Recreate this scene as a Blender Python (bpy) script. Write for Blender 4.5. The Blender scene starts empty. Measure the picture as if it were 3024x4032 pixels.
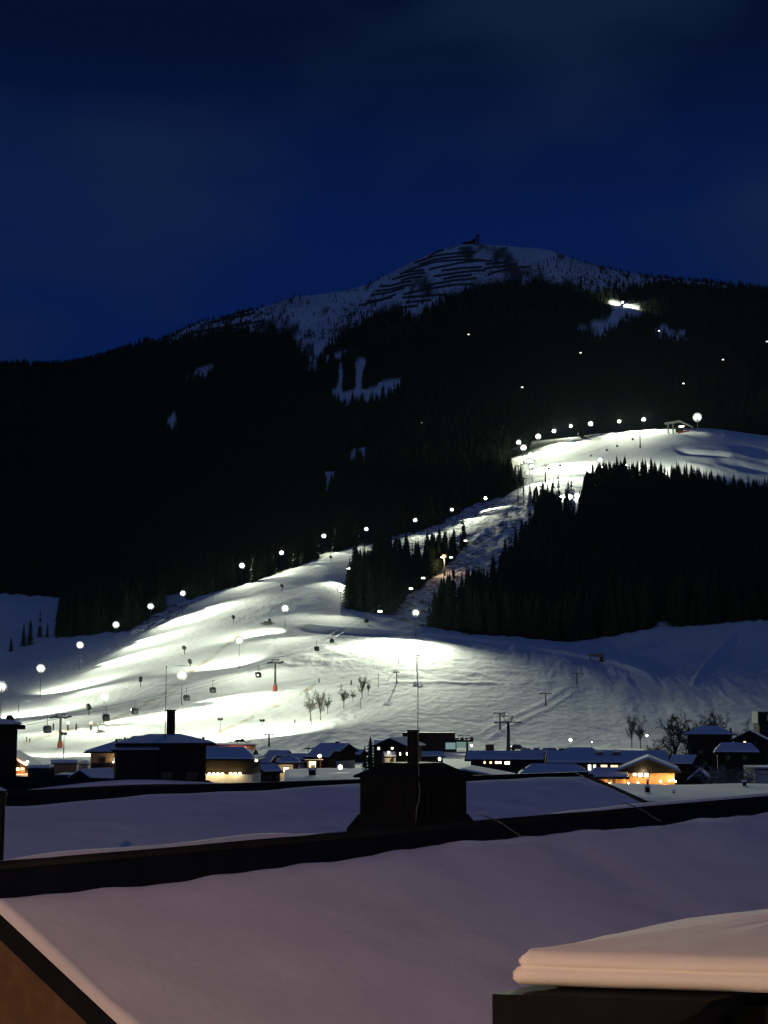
import bpy, bmesh, math, random
import numpy as np
from mathutils import Vector, Matrix

R = math.radians
rng = np.random.default_rng(7)
random.seed(11)
scene = bpy.context.scene
col = scene.collection

# ------------------------------------------------------------------ camera
F, CX, CY, ZC = 5855.0, 1512.0, 2016.0, 12.0          # photo pixels, eye height over the valley floor
PIT = math.atan((2789 - 2016) / F)
SP, CP = math.sin(PIT), math.cos(PIT)
cam_d = bpy.data.cameras.new('camera')
cam_d.sensor_fit = 'VERTICAL'
cam_d.angle_y = 2 * math.atan(2016 / F)
cam_d.clip_start = 0.1
cam_d.clip_end = 30000
cam = bpy.data.objects.new('camera', cam_d)
cam.location = (0, 0, ZC)
cam.rotation_euler = (math.pi / 2 + PIT, 0, 0)
col.objects.link(cam)
scene.camera = cam

# ------------------------------------------------------------------ dusk sky
world = bpy.data.worlds.new('World')
scene.world = world
world.use_nodes = True
nt = world.node_tree
bg = nt.nodes['Background']
tc = nt.nodes.new('ShaderNodeTexCoord')
sky = nt.nodes.new('ShaderNodeTexSky')
sky.sky_type = 'NISHITA'
sky.sun_disc = False
sky.sun_elevation = R(-4.0)
sky.sun_rotation = R(180)                    # the afterglow stands behind the camera
tint = nt.nodes.new('ShaderNodeMix'); tint.data_type = 'RGBA'; tint.blend_type = 'MULTIPLY'
tint.inputs['Factor'].default_value = 1
tint.inputs['B'].default_value = (0.07, 0.27, 1.0, 1)
nt.links.new(sky.outputs[0], tint.inputs['A'])
sep = nt.nodes.new('ShaderNodeSeparateXYZ')
nt.links.new(tc.outputs['Generated'], sep.inputs[0])
ramp = nt.nodes.new('ShaderNodeValToRGB')
cr = ramp.color_ramp
cr.elements[0].position = 0.0;  cr.elements[0].color = (0.0013, 0.011, 0.066, 1)
cr.elements[1].position = 1.0;  cr.elements[1].color = (0.0002, 0.001, 0.006, 1)
for p, c in ((0.20, (0.0010, 0.009, 0.066)), (0.32, (0.0005, 0.0055, 0.054)), (0.42, (0.0001, 0.0008, 0.007)), (0.50, (0.0001, 0.0006, 0.004))):
    e = cr.elements.new(p); e.color = (*c, 1)
nt.links.new(sep.outputs['Z'], ramp.inputs[0])
mp = nt.nodes.new('ShaderNodeMapping'); mp.inputs['Scale'].default_value = (1.0, 1.0, 2.2); mp.inputs['Location'].default_value = (3.1, 0.2, 0.6)
nt.links.new(tc.outputs['Generated'], mp.inputs[0])
cn = nt.nodes.new('ShaderNodeTexNoise'); cn.inputs['Scale'].default_value = 4.0; cn.inputs['Detail'].default_value = 3; cn.inputs['Roughness'].default_value = 0.5
nt.links.new(mp.outputs[0], cn.inputs['Vector'])
cmr = nt.nodes.new('ShaderNodeMapRange')
cmr.inputs['From Min'].default_value = 0.44; cmr.inputs['From Max'].default_value = 0.64
cmr.inputs['To Min'].default_value = 0.0; cmr.inputs['To Max'].default_value = 1.0
nt.links.new(cn.outputs['Fac'], cmr.inputs['Value'])
cl = nt.nodes.new('ShaderNodeMix'); cl.data_type = 'RGBA'; cl.blend_type = 'MIX'
cl.inputs['B'].default_value = (0.0062, 0.0150, 0.040, 1)      # thin veil of night cloud
clm = nt.nodes.new('ShaderNodeMath'); clm.operation = 'MULTIPLY'; clm.inputs[1].default_value = 0.55
nt.links.new(cmr.outputs[0], clm.inputs[0])
nt.links.new(clm.outputs[0], cl.inputs['Factor'])
nt.links.new(ramp.outputs[0], cl.inputs['A'])
addn = nt.nodes.new('ShaderNodeMix'); addn.data_type = 'RGBA'; addn.blend_type = 'ADD'
addn.inputs['Factor'].default_value = 1.0
nt.links.new(cl.outputs['Result'], addn.inputs['A'])
nt.links.new(tint.outputs['Result'], addn.inputs['B'])
nt.links.new(addn.outputs['Result'], bg.inputs['Color'])
bg.inputs['Strength'].default_value = 1.0
# the last glow of the western sky behind the viewpoint, very wide and weak
sun_d = bpy.data.lights.new('dusk_sun', 'SUN')
sun_d.energy = 0.12
sun_d.angle = R(70)
sun_d.color = (0.30, 0.45, 1.0)
sun = bpy.data.objects.new('dusk_sun', sun_d)
sun.rotation_euler = (R(42), 0, R(-12))
col.objects.link(sun)

scene.view_settings.view_transform = 'Standard'
scene.view_settings.look = 'None'
scene.view_settings.exposure = 0.0
scene.view_settings.gamma = 1.0
scene.view_settings.use_curve_mapping = False
cy = scene.cycles
cy.use_denoising = True
cy.max_bounces = 5
cy.diffuse_bounces = 2
cy.glossy_bounces = 2
cy.transmission_bounces = 2
cy.volume_bounces = 0
cy.transparent_max_bounces = 4
cy.caustics_reflective = False
cy.caustics_refractive = False
cy.sample_clamp_indirect = 2.0

# ------------------------------------------------------------------ projection helpers (photo pixel <-> place)
def ray(px, py):
    u = (px - CX) / F; v = (CY - py) / F
    return np.array([u, CP - v * SP, SP + v * CP])
def W(px, py, Y):                      # the point on that line of sight at depth Y
    d = ray(px, py)
    return Vector(np.array([0, 0, ZC]) + d * (Y / d[1]))
def Wz(px, py, z):                     # ... at height z
    d = ray(px, py)
    return Vector(np.array([0, 0, ZC]) + d * ((z - ZC) / d[2]))
def proj(p):
    x, y, z = p[0], p[1], p[2] - ZC
    zc = y * CP + z * SP
    return CX + F * x / zc, CY - F * (-y * SP + z * CP) / zc
def floor_at(px, Y, z=0.0):
    return Vector(((px - CX) / F * (Y * CP + (z - ZC) * SP), Y, z))

# ------------------------------------------------------------------ object helpers
def tag(o, label=None, cat=None, group=None, kind=None):
    if label: o['label'] = label
    if cat: o['category'] = cat
    if group: o['group'] = group
    if kind: o['kind'] = kind
    return o
def empty(name, loc, rz=0.0, label=None, cat=None, group=None, parent=None):
    o = bpy.data.objects.new(name, None)
    o.empty_display_size = 0.5
    o.location = loc; o.rotation_euler = (0, 0, rz)
    col.objects.link(o)
    if parent: o.parent = parent
    return tag(o, label, cat, group)
def meshobj(name, me, mat, parent=None, loc=None):
    o = bpy.data.objects.new(name, me)
    if mat is not None and not me.materials: me.materials.append(mat)
    col.objects.link(o)
    if parent: o.parent = parent
    if loc is not None: o.location = loc
    return o
def copy_tree(o, parent=None):
    c = o.copy(); col.objects.link(c)
    if parent is not None: c.parent = parent
    for ch in list(o.children): copy_tree(ch, c)
    return c
class MB:
    """collects shapes; build() links them as one mesh object"""
    def __init__(s): s.v = []; s.f = []
    def add(s, vs, fs):
        n = len(s.v); s.v += [tuple(v) for v in vs]; s.f += [tuple(i + n for i in f) for f in fs]; return s
    def box(s, c, size, rz=0.0, rx=0.0, ry=0.0):
        hx, hy, hz = size[0] / 2, size[1] / 2, size[2] / 2
        m = Matrix.Translation(c) @ Matrix.Rotation(rz, 4, 'Z') @ Matrix.Rotation(ry, 4, 'Y') @ Matrix.Rotation(rx, 4, 'X')
        vs = [m @ Vector((x, y, z)) for x in (-hx, hx) for y in (-hy, hy) for z in (-hz, hz)]
        return s.add(vs, [(0, 1, 3, 2), (4, 6, 7, 5), (0, 4, 5, 1), (2, 3, 7, 6), (0, 2, 6, 4), (1, 5, 7, 3)])
    def tube(s, pts, r, n=6, cap=True):
        pts = [Vector(p) for p in pts]; rs = r if hasattr(r, '__len__') else [r] * len(pts)
        rings = []; base = []
        for i, p in enumerate(pts):
            t = (pts[min(i + 1, len(pts) - 1)] - pts[max(i - 1, 0)])
            t = t.normalized() if t.length > 1e-9 else Vector((0, 0, 1))
            a = t.cross(Vector((0, 0, 1)) if abs(t.z) < 0.95 else Vector((1, 0, 0))).normalized(); b = t.cross(a)
            base += [p + (a * math.cos(2 * math.pi * k / n) + b * math.sin(2 * math.pi * k / n)) * rs[i] for k in range(n)]
        fs = []
        for i in range(len(pts) - 1):
            for k in range(n):
                fs.append((i * n + k, i * n + (k + 1) % n, (i + 1) * n + (k + 1) % n, (i + 1) * n + k))
        if cap:
            fs.append(tuple(range(n))[::-1]); m = (len(pts) - 1) * n; fs.append(tuple(range(m, m + n)))
        return s.add(base, fs)
    def prism(s, poly, vec):
        n = len(poly); vec = Vector(vec); a = [Vector(p) for p in poly]
        return s.add(a + [p + vec for p in a], [tuple(range(n))[::-1], tuple(range(n, 2 * n))] + [(i, (i + 1) % n, n + (i + 1) % n, n + i) for i in range(n)])
    def lathe(s, prof, c=(0, 0, 0), n=10):
        c = Vector(c); vs = []
        for r, z in prof:
            vs += [c + Vector((r * math.cos(2 * math.pi * k / n), r * math.sin(2 * math.pi * k / n), z)) for k in range(n)]
        fs = [(i * n + k, i * n + (k + 1) % n, (i + 1) * n + (k + 1) % n, (i + 1) * n + k) for i in range(len(prof) - 1) for k in range(n)]
        fs += [tuple(range(n))[::-1], tuple(range((len(prof) - 1) * n, len(prof) * n))]
        return s.add(vs, fs)
    def mesh(s, name, smooth=False):
        me = bpy.data.meshes.new(name); me.from_pydata(s.v, [], s.f); me.validate(); me.update()
        if smooth: me.polygons.foreach_set('use_smooth', [True] * len(me.polygons))
        return me
    def build(s, name, mat, parent=None, smooth=False, loc=None, fix=True):
        me = s.mesh(name, smooth)
        if fix:
            bm = bmesh.new(); bm.from_mesh(me); bmesh.ops.recalc_face_normals(bm, faces=bm.faces); bm.to_mesh(me); bm.free()
        return meshobj(name, me, mat, parent, loc)

# ------------------------------------------------------------------ materials
def new_mat(name):
    m = bpy.data.materials.new(name); m.use_nodes = True
    return m, m.node_tree, m.node_tree.nodes['Principled BSDF']
def noisy(name, c1, c2, scale=2.0, rough=0.7, bump=0.0, detail=4, stretch=None, metallic=0.0):
    m, t, b = new_mat(name)
    co = t.nodes.new('ShaderNodeTexCoord'); mpn = t.nodes.new('ShaderNodeMapping')
    if stretch: mpn.inputs['Scale'].default_value = stretch
    t.links.new(co.outputs['Object'], mpn.inputs[0])
    n = t.nodes.new('ShaderNodeTexNoise'); n.inputs['Scale'].default_value = scale; n.inputs['Detail'].default_value = detail
    t.links.new(mpn.outputs[0], n.inputs['Vector'])
    r = t.nodes.new('ShaderNodeValToRGB'); r.color_ramp.elements[0].position = 0.3; r.color_ramp.elements[1].position = 0.7
    r.color_ramp.elements[0].color = (*c1, 1); r.color_ramp.elements[1].color = (*c2, 1)
    t.links.new(n.outputs['Fac'], r.inputs[0]); t.links.new(r.outputs[0], b.inputs['Base Color'])
    b.inputs['Roughness'].default_value = rough; b.inputs['Metallic'].default_value = metallic
    if bump:
        bp = t.nodes.new('ShaderNodeBump'); bp.inputs['Strength'].default_value = bump; bp.inputs['Distance'].default_value = 0.05
        t.links.new(n.outputs['Fac'], bp.inputs['Height']); t.links.new(bp.outputs[0], b.inputs['Normal'])
    return m
def glow(name, color, strength, sample=False):
    m, t, b = new_mat(name)
    b.inputs['Base Color'].default_value = (0.8, 0.8, 0.8, 1)
    b.inputs['Emission Color'].default_value = (*color, 1); b.inputs['Emission Strength'].default_value = strength
    m.cycles.emission_sampling = 'AUTO' if sample else 'NONE'
    return m
M = {}
M['snow'] = noisy('roof_snow', (0.78, 0.79, 0.82), (0.86, 0.86, 0.88), 1.3, 0.9, 0.25)
M['timber'] = noisy('dark_timber', (0.018, 0.014, 0.010), (0.045, 0.034, 0.024), 3, 0.8, 0.3, stretch=(1, 1, 6))
M['warmwood'] = noisy('larch_wood', (0.30, 0.15, 0.055), (0.46, 0.25, 0.10), 2.5, 0.6, 0.2, stretch=(1, 1, 8))
M['plaster'] = noisy('plaster', (0.40, 0.38, 0.34), (0.55, 0.53, 0.48), 4, 0.9, 0.1)
M['roofing'] = noisy('dark_roofing', (0.010, 0.011, 0.012), (0.024, 0.025, 0.026), 6, 0.7, 0.1)
M['sheet'] = noisy('dark_sheet_metal', (0.008, 0.009, 0.010), (0.016, 0.018, 0.019), 3, 0.6, 0.05)
M['soot'] = noisy('sooty_sheet_metal', (0.006, 0.007, 0.007), (0.013, 0.014, 0.014), 3, 0.7, 0.05)
M['steel'] = noisy('galvanised_steel', (0.10, 0.10, 0.10), (0.18, 0.18, 0.175), 8, 0.55, metallic=0.3)
M['darksteel'] = noisy('dark_steel', (0.022, 0.024, 0.026), (0.05, 0.052, 0.055), 8, 0.6)
M['red'] = noisy('red_padding', (0.20, 0.030, 0.018), (0.30, 0.05, 0.028), 5, 0.8)
M['bark'] = noisy('bark', (0.016, 0.013, 0.010), (0.036, 0.030, 0.023), 6, 0.9)
M['concrete'] = noisy('concrete', (0.16, 0.155, 0.15), (0.26, 0.25, 0.24), 4, 0.9)
M['glassdark'] = noisy('dark_pane', (0.01, 0.012, 0.016), (0.02, 0.022, 0.028), 2, 0.12)
M['frame'] = noisy('window_frame', (0.05, 0.035, 0.025), (0.08, 0.06, 0.04), 5, 0.6)
M['blackpaint'] = noisy('black_paint', (0.012, 0.012, 0.013), (0.03, 0.03, 0.03), 5, 0.5)
for _k in ('soot', 'sheet', 'timber', 'roofing'): M[_k].node_tree.nodes['Principled BSDF'].inputs['Specular IOR Level'].default_value = 0.08
M['flood'] = glow('floodlight_lens', (0.98, 1.0, 0.80), 60.0)
M['reflector'] = glow('floodlight_reflector', (1.0, 0.97, 0.60), 0.30)  # weak emission imitating the halo of glare round a lens
M['reflector_rim'] = glow('floodlight_reflector_rim', (1.0, 0.95, 0.58), 0.07)  # fainter outer ring of the same imitated halo
M['flood2'] = glow('small_floodlight_lens', (0.98, 1.0, 0.84), 12.0)
M['warmpane'] = glow('warm_lit_pane', (1.0, 0.72, 0.34), 2.2)
M['whitepane'] = glow('bright_lit_pane', (1.0, 0.93, 0.74), 4.0)
M['warmbulb'] = glow('warm_bulb', (1.0, 0.75, 0.38), 14.0)
M['whitebulb'] = glow('white_bulb', (1.0, 0.90, 0.68), 5.0)
M['pinkbulb'] = glow('pink_bulb', (1.0, 0.42, 0.30), 8.0)
M['tealpane'] = glow('teal_lit_hall', (0.35, 0.62, 0.52), 0.30)
M['cabinlight'] = glow('cabin_light', (1.0, 0.98, 0.80), 5.0)

# ------------------------------------------------------------------ terrain: heights from cross-section lines
XC = [0, 250, 550, 747, 900, 1100, 1300, 1430, 1600, 1800, 2000, 2150, 2350, 2600, 2800, 3024]
def row(*kv):
    xs = [k for k, _ in kv]; ys = [v for _, v in kv]
    return np.interp(XC, xs, ys)
SECT = [
 (380,  row((0, 2974), (3024, 2972))),
 (450,  row((0, 2932), (250, 2930), (550, 2920), (900, 2902), (1100, 2884), (1300, 2866), (1430, 2854), (1600, 2852), (1800, 2862), (2000, 2872), (2350, 2888), (2600, 2895), (3024, 2885))),
 (520,  row((0, 2880), (250, 2870), (550, 2850), (900, 2812), (1100, 2790), (1300, 2770), (1430, 2752), (1600, 2742), (1800, 2750), (2000, 2764), (2350, 2790), (2600, 2796), (3024, 2785))),
 (600,  row((0, 2820), (250, 2790), (550, 2745), (900, 2702), (1100, 2682), (1300, 2660), (1430, 2645), (1600, 2642), (1800, 2645), (2000, 2655), (2350, 2690), (2600, 2698), (3024, 2685))),
 (700,  row((0, 2745), (250, 2697), (550, 2630), (900, 2572), (1100, 2545), (1300, 2532), (1430, 2530), (1600, 2532), (1800, 2545), (2000, 2560), (2350, 2590), (2600, 2594), (3024, 2575))),
 (800,  row((0, 2690), (250, 2632), (550, 2552), (900, 2472), (1100, 2442), (1300, 2440), (1430, 2444), (1600, 2472), (1800, 2492), (2000, 2508), (2230, 2527), (2350, 2522), (2600, 2478), (3024, 2440))),
 (900,  row((0, 2638), (250, 2572), (550, 2484), (747, 2428), (900, 2390), (1100, 2350), (1300, 2335), (1430, 2372), (1600, 2412), (1800, 2432), (2000, 2440), (2350, 2440), (2600, 2400), (3024, 2355))),
 (1000, row((0, 2576), (250, 2514), (550, 2445), (747, 2374), (900, 2324), (1100, 2265), (1300, 2232), (1430, 2290), (1600, 2345), (1800, 2355), (2000, 2350), (2600, 2310), (3024, 2275))),
 (1100, row((0, 2500), (250, 2470), (550, 2418), (747, 2350), (900, 2304), (1100, 2248), (1300, 2183), (1430, 2205), (1600, 2290), (1800, 2262), (2000, 2235), (2350, 2210), (2600, 2205), (3024, 2200))),
 (1200, row((0, 2420), (250, 2405), (550, 2375), (900, 2275), (1100, 2222), (1300, 2160), (1430, 2146), (1600, 2200), (1800, 2165), (2000, 2125), (2350, 2085), (2600, 2085), (3024, 2110))),
 (1350, row((0, 2340), (250, 2345), (550, 2300), (900, 2205), (1100, 2160), (1300, 2112), (1430, 2102), (1600, 2095), (1800, 2060), (2000, 1995), (2150, 1968), (2350, 1942), (2600, 1946), (2800, 1960), (3024, 2000))),
 (1500, row((0, 2275), (550, 2230), (900, 2130), (1300, 2045), (1600, 2005), (1800, 1965), (2000, 1920), (2150, 1892), (2350, 1868), (2600, 1864), (2800, 1885), (3024, 1935))),
 (1650, row((0, 2200), (550, 2150), (900, 2060), (1300, 1970), (1600, 1925), (1800, 1895), (2000, 1855), (2150, 1822), (2350, 1790), (2600, 1775), (2800, 1790), (3024, 1840))),
 (1850, row((0, 2100), (550, 2050), (900, 1960), (1300, 1880), (1600, 1835), (1800, 1815), (2000, 1790), (2150, 1755), (2350, 1722), (2600, 1698), (2800, 1696), (3024, 1735))),
 (2000, row((0, 2030), (550, 1980), (900, 1890), (1300, 1812), (1600, 1775), (1800, 1765), (2000, 1752), (2150, 1737), (2350, 1711), (2600, 1690), (2760, 1684), (2850, 1690), (3024, 1718))),
 (2150, row((0, 1960), (550, 1900), (900, 1820), (1300, 1742), (1600, 1705), (1800, 1705), (2000, 1712), (2150, 1722), (2350, 1712), (2600, 1700), (2800, 1704), (3024, 1728))),
 (2500, row((0, 1790), (550, 1730), (900, 1640), (1300, 1540), (1600, 1490), (1800, 1480), (2000, 1480), (2350, 1490), (2600, 1490), (3024, 1510))),
 (2900, row((0, 1590), (550, 1500), (900, 1390), (1100, 1330), (1300, 1290), (1430, 1250), (1600, 1210), (1800, 1170), (2000, 1162), (2350, 1215), (2600, 1250), (3024, 1285))),
 (3200, None), (3400, None), (3800, None)]
RIDGE = [(0, 1449), (255, 1444), (456, 1394), (620, 1349), (802, 1267), (966, 1230), (1167, 1167), (1312, 1148), (1422, 1130), (1549, 1075), (1604, 1039), (1713, 990), (1823, 966), (1877, 961), (2005, 966), (2187, 999), (2406, 1057), (2625, 1099), (2807, 1116), (3024, 1145)]
NPX = 620
PXG = np.linspace(-1000, 4024, NPX)
ridge = np.interp(PXG, [a for a, _ in RIDGE], [b for _, b in RIDGE])
def smooth1(a, n):
    k = np.hanning(n + 2)[1:-1]; k /= k.sum()
    return np.convolve(np.pad(a, (n // 2, n // 2), mode='edge'), k, mode='valid')[:len(a)]
def zof(px, py, Y):
    v = (CY - py) / F
    return ZC + Y * (SP + v * CP) / (CP - v * SP)
lines = []
for Yk, vals in SECT:
    if vals is None:
        py = ridge + {3200: 0, 3400: 26, 3800: 190}[Yk]
        py = smooth1(py, 5)
    else:
        py = smooth1(np.interp(PXG, XC, vals), 25)
    lines.append(zof(PXG, py, Yk))
YK = np.array([s[0] for s in SECT], float)
ZK = np.array(lines)
YK = np.concatenate([[30, 200, 320], YK]); ZK = np.concatenate([np.zeros((3, NPX)), ZK])
ZK[3] = np.clip(ZK[3], 0.0, 1.0)
def pchip(xk, yk, x):
    h = np.diff(xk)[:, None]; d = np.diff(yk, axis=0) / h
    m = np.zeros_like(yk)
    w1 = 2 * h[1:] + h[:-1]; w2 = h[1:] + 2 * h[:-1]
    same = (d[:-1] * d[1:]) > 0
    with np.errstate(divide='ignore', invalid='ignore'):
        hm = (w1 + w2) / (w1 / d[:-1] + w2 / d[1:])
    m[1:-1] = np.where(same, hm, 0); m[0] = d[0]; m[-1] = d[-1]
    i = np.clip(np.searchsorted(xk, x, side='right') - 1, 0, len(xk) - 2)
    t = ((x - xk[i]) / (xk[i + 1] - xk[i]))[:, None]; hh = (xk[i + 1] - xk[i])[:, None]
    return (yk[i] * (1 + 2 * t) * (1 - t) ** 2 + m[i] * hh * t * (1 - t) ** 2 + yk[i + 1] * t * t * (3 - 2 * t) + m[i + 1] * hh * t * t * (t - 1))
ys = [30.0]
while ys[-1] < 3790:
    y = ys[-1]
    ys.append(y * (1.035 if y < 330 else 1.0042 if y < 1250 else 1.006 if y < 2100 else 1.012))
YG = np.array(ys); NY = len(YG)
ZG = pchip(YK, ZK, YG)                                 # (NY, NPX)
def smooth_rows(z, n):                                 # even out the long profile of the slopes
    k = np.hanning(n + 2)[1:-1]; k /= k.sum(); h = n // 2
    zp = np.concatenate([np.repeat(z[:1], h, 0), z, np.repeat(z[-1:], h, 0)])
    return sum(k[i] * zp[i:i + len(z)] for i in range(n))
_w = (np.clip((YG - 400) / 60, 0, 1) * np.clip((2000 - YG) / 250, 0, 1))[:, None]
ZG = ZG * (1 - _w) + smooth_rows(ZG, 61) * _w
def vnoise(x, y, seed=0):
    xi = np.floor(x).astype(np.int64); yi = np.floor(y).astype(np.int64); xf = x - xi; yf = y - yi
    def h(a, b):
        n = (a * 374761393 + b * 668265263 + seed * 1442695041) & 0x7fffffff
        n = ((n ^ (n >> 13)) * 1274126177) & 0x7fffffff
        return ((n ^ (n >> 16)) & 0xffff) / 65535.0
    u = xf * xf * (3 - 2 * xf); w = yf * yf * (3 - 2 * yf)
    return (h(xi, yi) * (1 - u) + h(xi + 1, yi) * u) * (1 - w) + (h(xi, yi + 1) * (1 - u) + h(xi + 1, yi + 1) * u) * w - 0.5
def fbm(x, y, o=3, seed=0):
    s = 0; a = 1.0
    for k in range(o): s = s + a * vnoise(x * 2 ** k + 17.3 * k, y * 2 ** k + 9.1 * k, seed + k); a *= 0.5
    return s
def inpoly(px, py, poly):
    px = np.asarray(px, float); py = np.asarray(py, float)
    c = np.zeros(px.shape, bool); n = len(poly)
    for i in range(n):
        x1, y1 = poly[i]; x2, y2 = poly[(i + 1) % n]
        if y1 == y2: continue
        c ^= ((y1 > py) != (y2 > py)) & (px < (x2 - x1) * (py - y1) / (y2 - y1) + x1)
    return c
PXm, YGm = np.meshgrid(PXG, YG)
def xg(px, Y, z): return (px - CX) / F * (Y * CP + (z - ZC) * SP)
XG = xg(PXm, YGm, ZG)
def pyof(Y, z): return CY - F * (-Y * SP + (z - ZC) * CP) / (Y * CP + (z - ZC) * SP)
PYm = pyof(YGm, ZG)
# open ground (pistes, meadows, clearings) as seen areas, baked onto the ground
OPEN = [
 [(-1200, 3400), (-1200, 2600), (0, 2576), (205, 2516), (506, 2483), (640, 2405), (747, 2362), (874, 2325), (1000, 2292), (1162, 2237), (1300, 2183), (1433, 2140), (1418, 2200), (1385, 2290), (1368, 2400), (1420, 2412), (1550, 2418), (1690, 2470), (1850, 2495), (2000, 2503), (2230, 2527), (2400, 2506), (2570, 2475), (2612, 2432), (2652, 2470), (3024, 2440), (4200, 2380), (4200, 3400)],
 [(1530, 2430), (1600, 2350), (1700, 2285), (1790, 2195), (1880, 2110), (1950, 2050), (2010, 2005), (2050, 1950), (2130, 2010), (2115, 2085), (2060, 2165), (2000, 2245), (1930, 2320), (1850, 2390), (1745, 2450), (1665, 2470)],
 [(1440, 2152), (1551, 2108), (1662, 2094), (1782, 2036), (1879, 1980), (1975, 1958), (2052, 1925), (2085, 2030), (1951, 2112), (1864, 2130), (1806, 2165), (1662, 2215), (1551, 2215), (1440, 2215)],
 [(2040, 1965), (2078, 1890), (2060, 1818), (2100, 1786), (2150, 1764), (2220, 1734), (2330, 1716), (2440, 1690), (2640, 1676), (2760, 1670), (2860, 1680), (3024, 1712), (4200, 1760), (4200, 2010), (3024, 1985), (2830, 1942), (2700, 1922), (2500, 1912), (2400, 1900), (2310, 1930), (2276, 2030), (2200, 2030), (2140, 1975)],
 [(-1200, 2350), (0, 2338), (150, 2345), (262, 2352), (240, 2420), (215, 2520), (0, 2580), (-1200, 2610)],
 [(636, 2345), (710, 2335), (735, 2368), (640, 2410)],
 [(2389, 1177), (2508, 1202), (2550, 1222), (2468, 1254), (2371, 1318), (2406, 1343), (2300, 1313), (2250, 1299), (2275, 1284), (2324, 1269), (2418, 1224)],
 [(1300, 1545), (1318, 1580), (1440, 1594), (1510, 1568), (1585, 1535), (1585, 1498), (1520, 1492), (1470, 1528), (1400, 1542), (1352, 1540), (1350, 1428), (1332, 1428), (1325, 1540)],
 [(1205, 1440), (1383, 1362), (1410, 1385), (1250, 1440), (1215, 1492)],
 [(1396, 1430), (1430, 1400), (1440, 1420), (1420, 1540), (1398, 1540)],
 [(722, 1498), (770, 1462), (815, 1430), (842, 1448), (805, 1488), (760, 1496)],
 [(466, 1706), (552, 1704), (535, 1740), (500, 1738)],
 [(235, 1740), (305, 1742), (305, 1762), (262, 1772), (255, 1870), (220, 1920), (194, 1935), (206, 1890), (236, 1860)],
 [(268, 1722), (330, 1706), (325, 1726), (290, 1735)],
 [(1260, 1855), (1330, 1855), (1314, 1925), (1285, 1932)], [(1385, 1765), (1445, 1765), (1450, 1832), (1375, 1820)],
 [(2570, 1290), (2620, 1270), (2640, 1300), (2600, 1330)], [(2590, 1300), (2690, 1296), (2700, 1330), (2620, 1330)], [(660, 1640), (690, 1620), (700, 1680), (670, 1700)]]
TREELINE = [(0, 1440), (620, 1350), (820, 1306), (948, 1288), (1020, 1306), (1130, 1302), (1185, 1362), (1240, 1425), (1276, 1372), (1385, 1280), (1440, 1262), (1513, 1234), (1586, 1225), (1640, 1250), (1750, 1171), (1823, 1149), (1932, 1125), (2023, 1107), (2151, 1112), (2260, 1134), (2388, 1143), (2625, 1103), (3024, 1145)]
TLX = [a for a, _ in TREELINE]; TLY = [b for _, b in TREELINE]
def open_mask(px, py, Y):
    m = (Y < 700) | (py < np.interp(px, TLX, TLY) + 14 * fbm(px / 30, py / 60, 2, 5))
    jx = px + 12 * vnoise(px / 22, py / 22, 31); jy = py + 8 * vnoise(px / 22, py / 22, 37)
    for p in OPEN: m = m | (inpoly(jx, jy, p) & ((Y < 2100) == (np.mean([b for _, b in p]) > 1690)))
    return m
OPENG = open_mask(PXm, PYm, YGm)
# relief: rolling, moguls, rough banks, gullies, ledges
steep = np.clip((YGm - 360) / 120, 0, 1)
relief = steep * (0.4 * fbm(XG / 80, YGm / 80, 2, 1) + 0.15 * fbm(XG / 14, YGm / 22, 2, 2)) + (1 - steep) * 0.25 * fbm(XG / 25, YGm / 25, 2, 3)
def soft(poly, n=3):
    a = inpoly(PXm, PYm, poly).astype(float)
    for _ in range(n):
        b = a.copy(); b[1:] += a[:-1]; b[:-1] += a[1:]; b[:, 1:] += a[:, :-1]; b[:, :-1] += a[:, 1:]; a = b / 5
    return a
mog = soft([(1640, 2510), (2250, 2575), (2200, 2690), (1560, 2690), (1540, 2640)]) + soft([(1090, 2520), (1500, 2480), (1380, 2600), (1180, 2650), (1060, 2600)]) + 0.6 * soft([(900, 2340), (1300, 2200), (1390, 2230), (1330, 2400), (700, 2480)])
relief += mog * 0.55 * (fbm(XG / 7 + YGm / 30, YGm / 13, 2, 8))
rough = soft(OPEN[1]) + soft(OPEN[2]) + soft([(500, 2490), (640, 2395), (760, 2350), (760, 2400), (640, 2450), (540, 2500)]) + soft([(2150, 1770), (2330, 1705), (2600, 1680), (2600, 1700), (2330, 1735), (2180, 1775)])
relief += rough * 2.6 * fbm(XG / 9, YGm / 16, 3, 12)
upr = soft([(2680, 1760), (3100, 1760), (3100, 1960), (2700, 1860)], 6)
relief += upr * 3.5 * fbm(XG / 40, YGm / 40, 3, 14)
hi = np.clip((YGm - 2500) / 300, 0, 1); relief += hi * 7 * fbm(XG / 90, YGm / 130, 3, 20)
def ledge(pts, w, h):                                 # a bank: steps the ground along a line
    global relief
    xs = [p[0] for p in pts]; yy = [p[1] for p in pts]
    d = PYm - np.interp(PXm, xs, yy)
    on = np.clip((PXm - min(xs)) / 60, 0, 1) * np.clip((max(xs) - PXm) / 60, 0, 1)
    relief += 0.8 * on * h * np.exp(-(d / w) ** 2)
ledge([(1640, 2494), (1900, 2525), (2230, 2576), (2420, 2610), (2600, 2680)], 7, 1.8)
ledge([(1640, 2482), (1900, 2512), (2230, 2560), (2430, 2592), (2620, 2664)], 7, -1.6)
ledge([(1510, 2688), (1700, 2686), (1980, 2690)], 6, .6)
ledge([(1150, 2462), (1300, 2476), (1450, 2484), (1640, 2494)], 6, 1.8)
ledge([(1150, 2476), (1300, 2490), (1450, 2497), (1600, 2502)], 6, -1.5)
ledge([(2155, 2684), (2190, 2630), (2235, 2580)], 14, 1.0)
ledge([(2715, 2700), (2800, 2600), (2905, 2490)], 14, 2.2)
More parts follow.
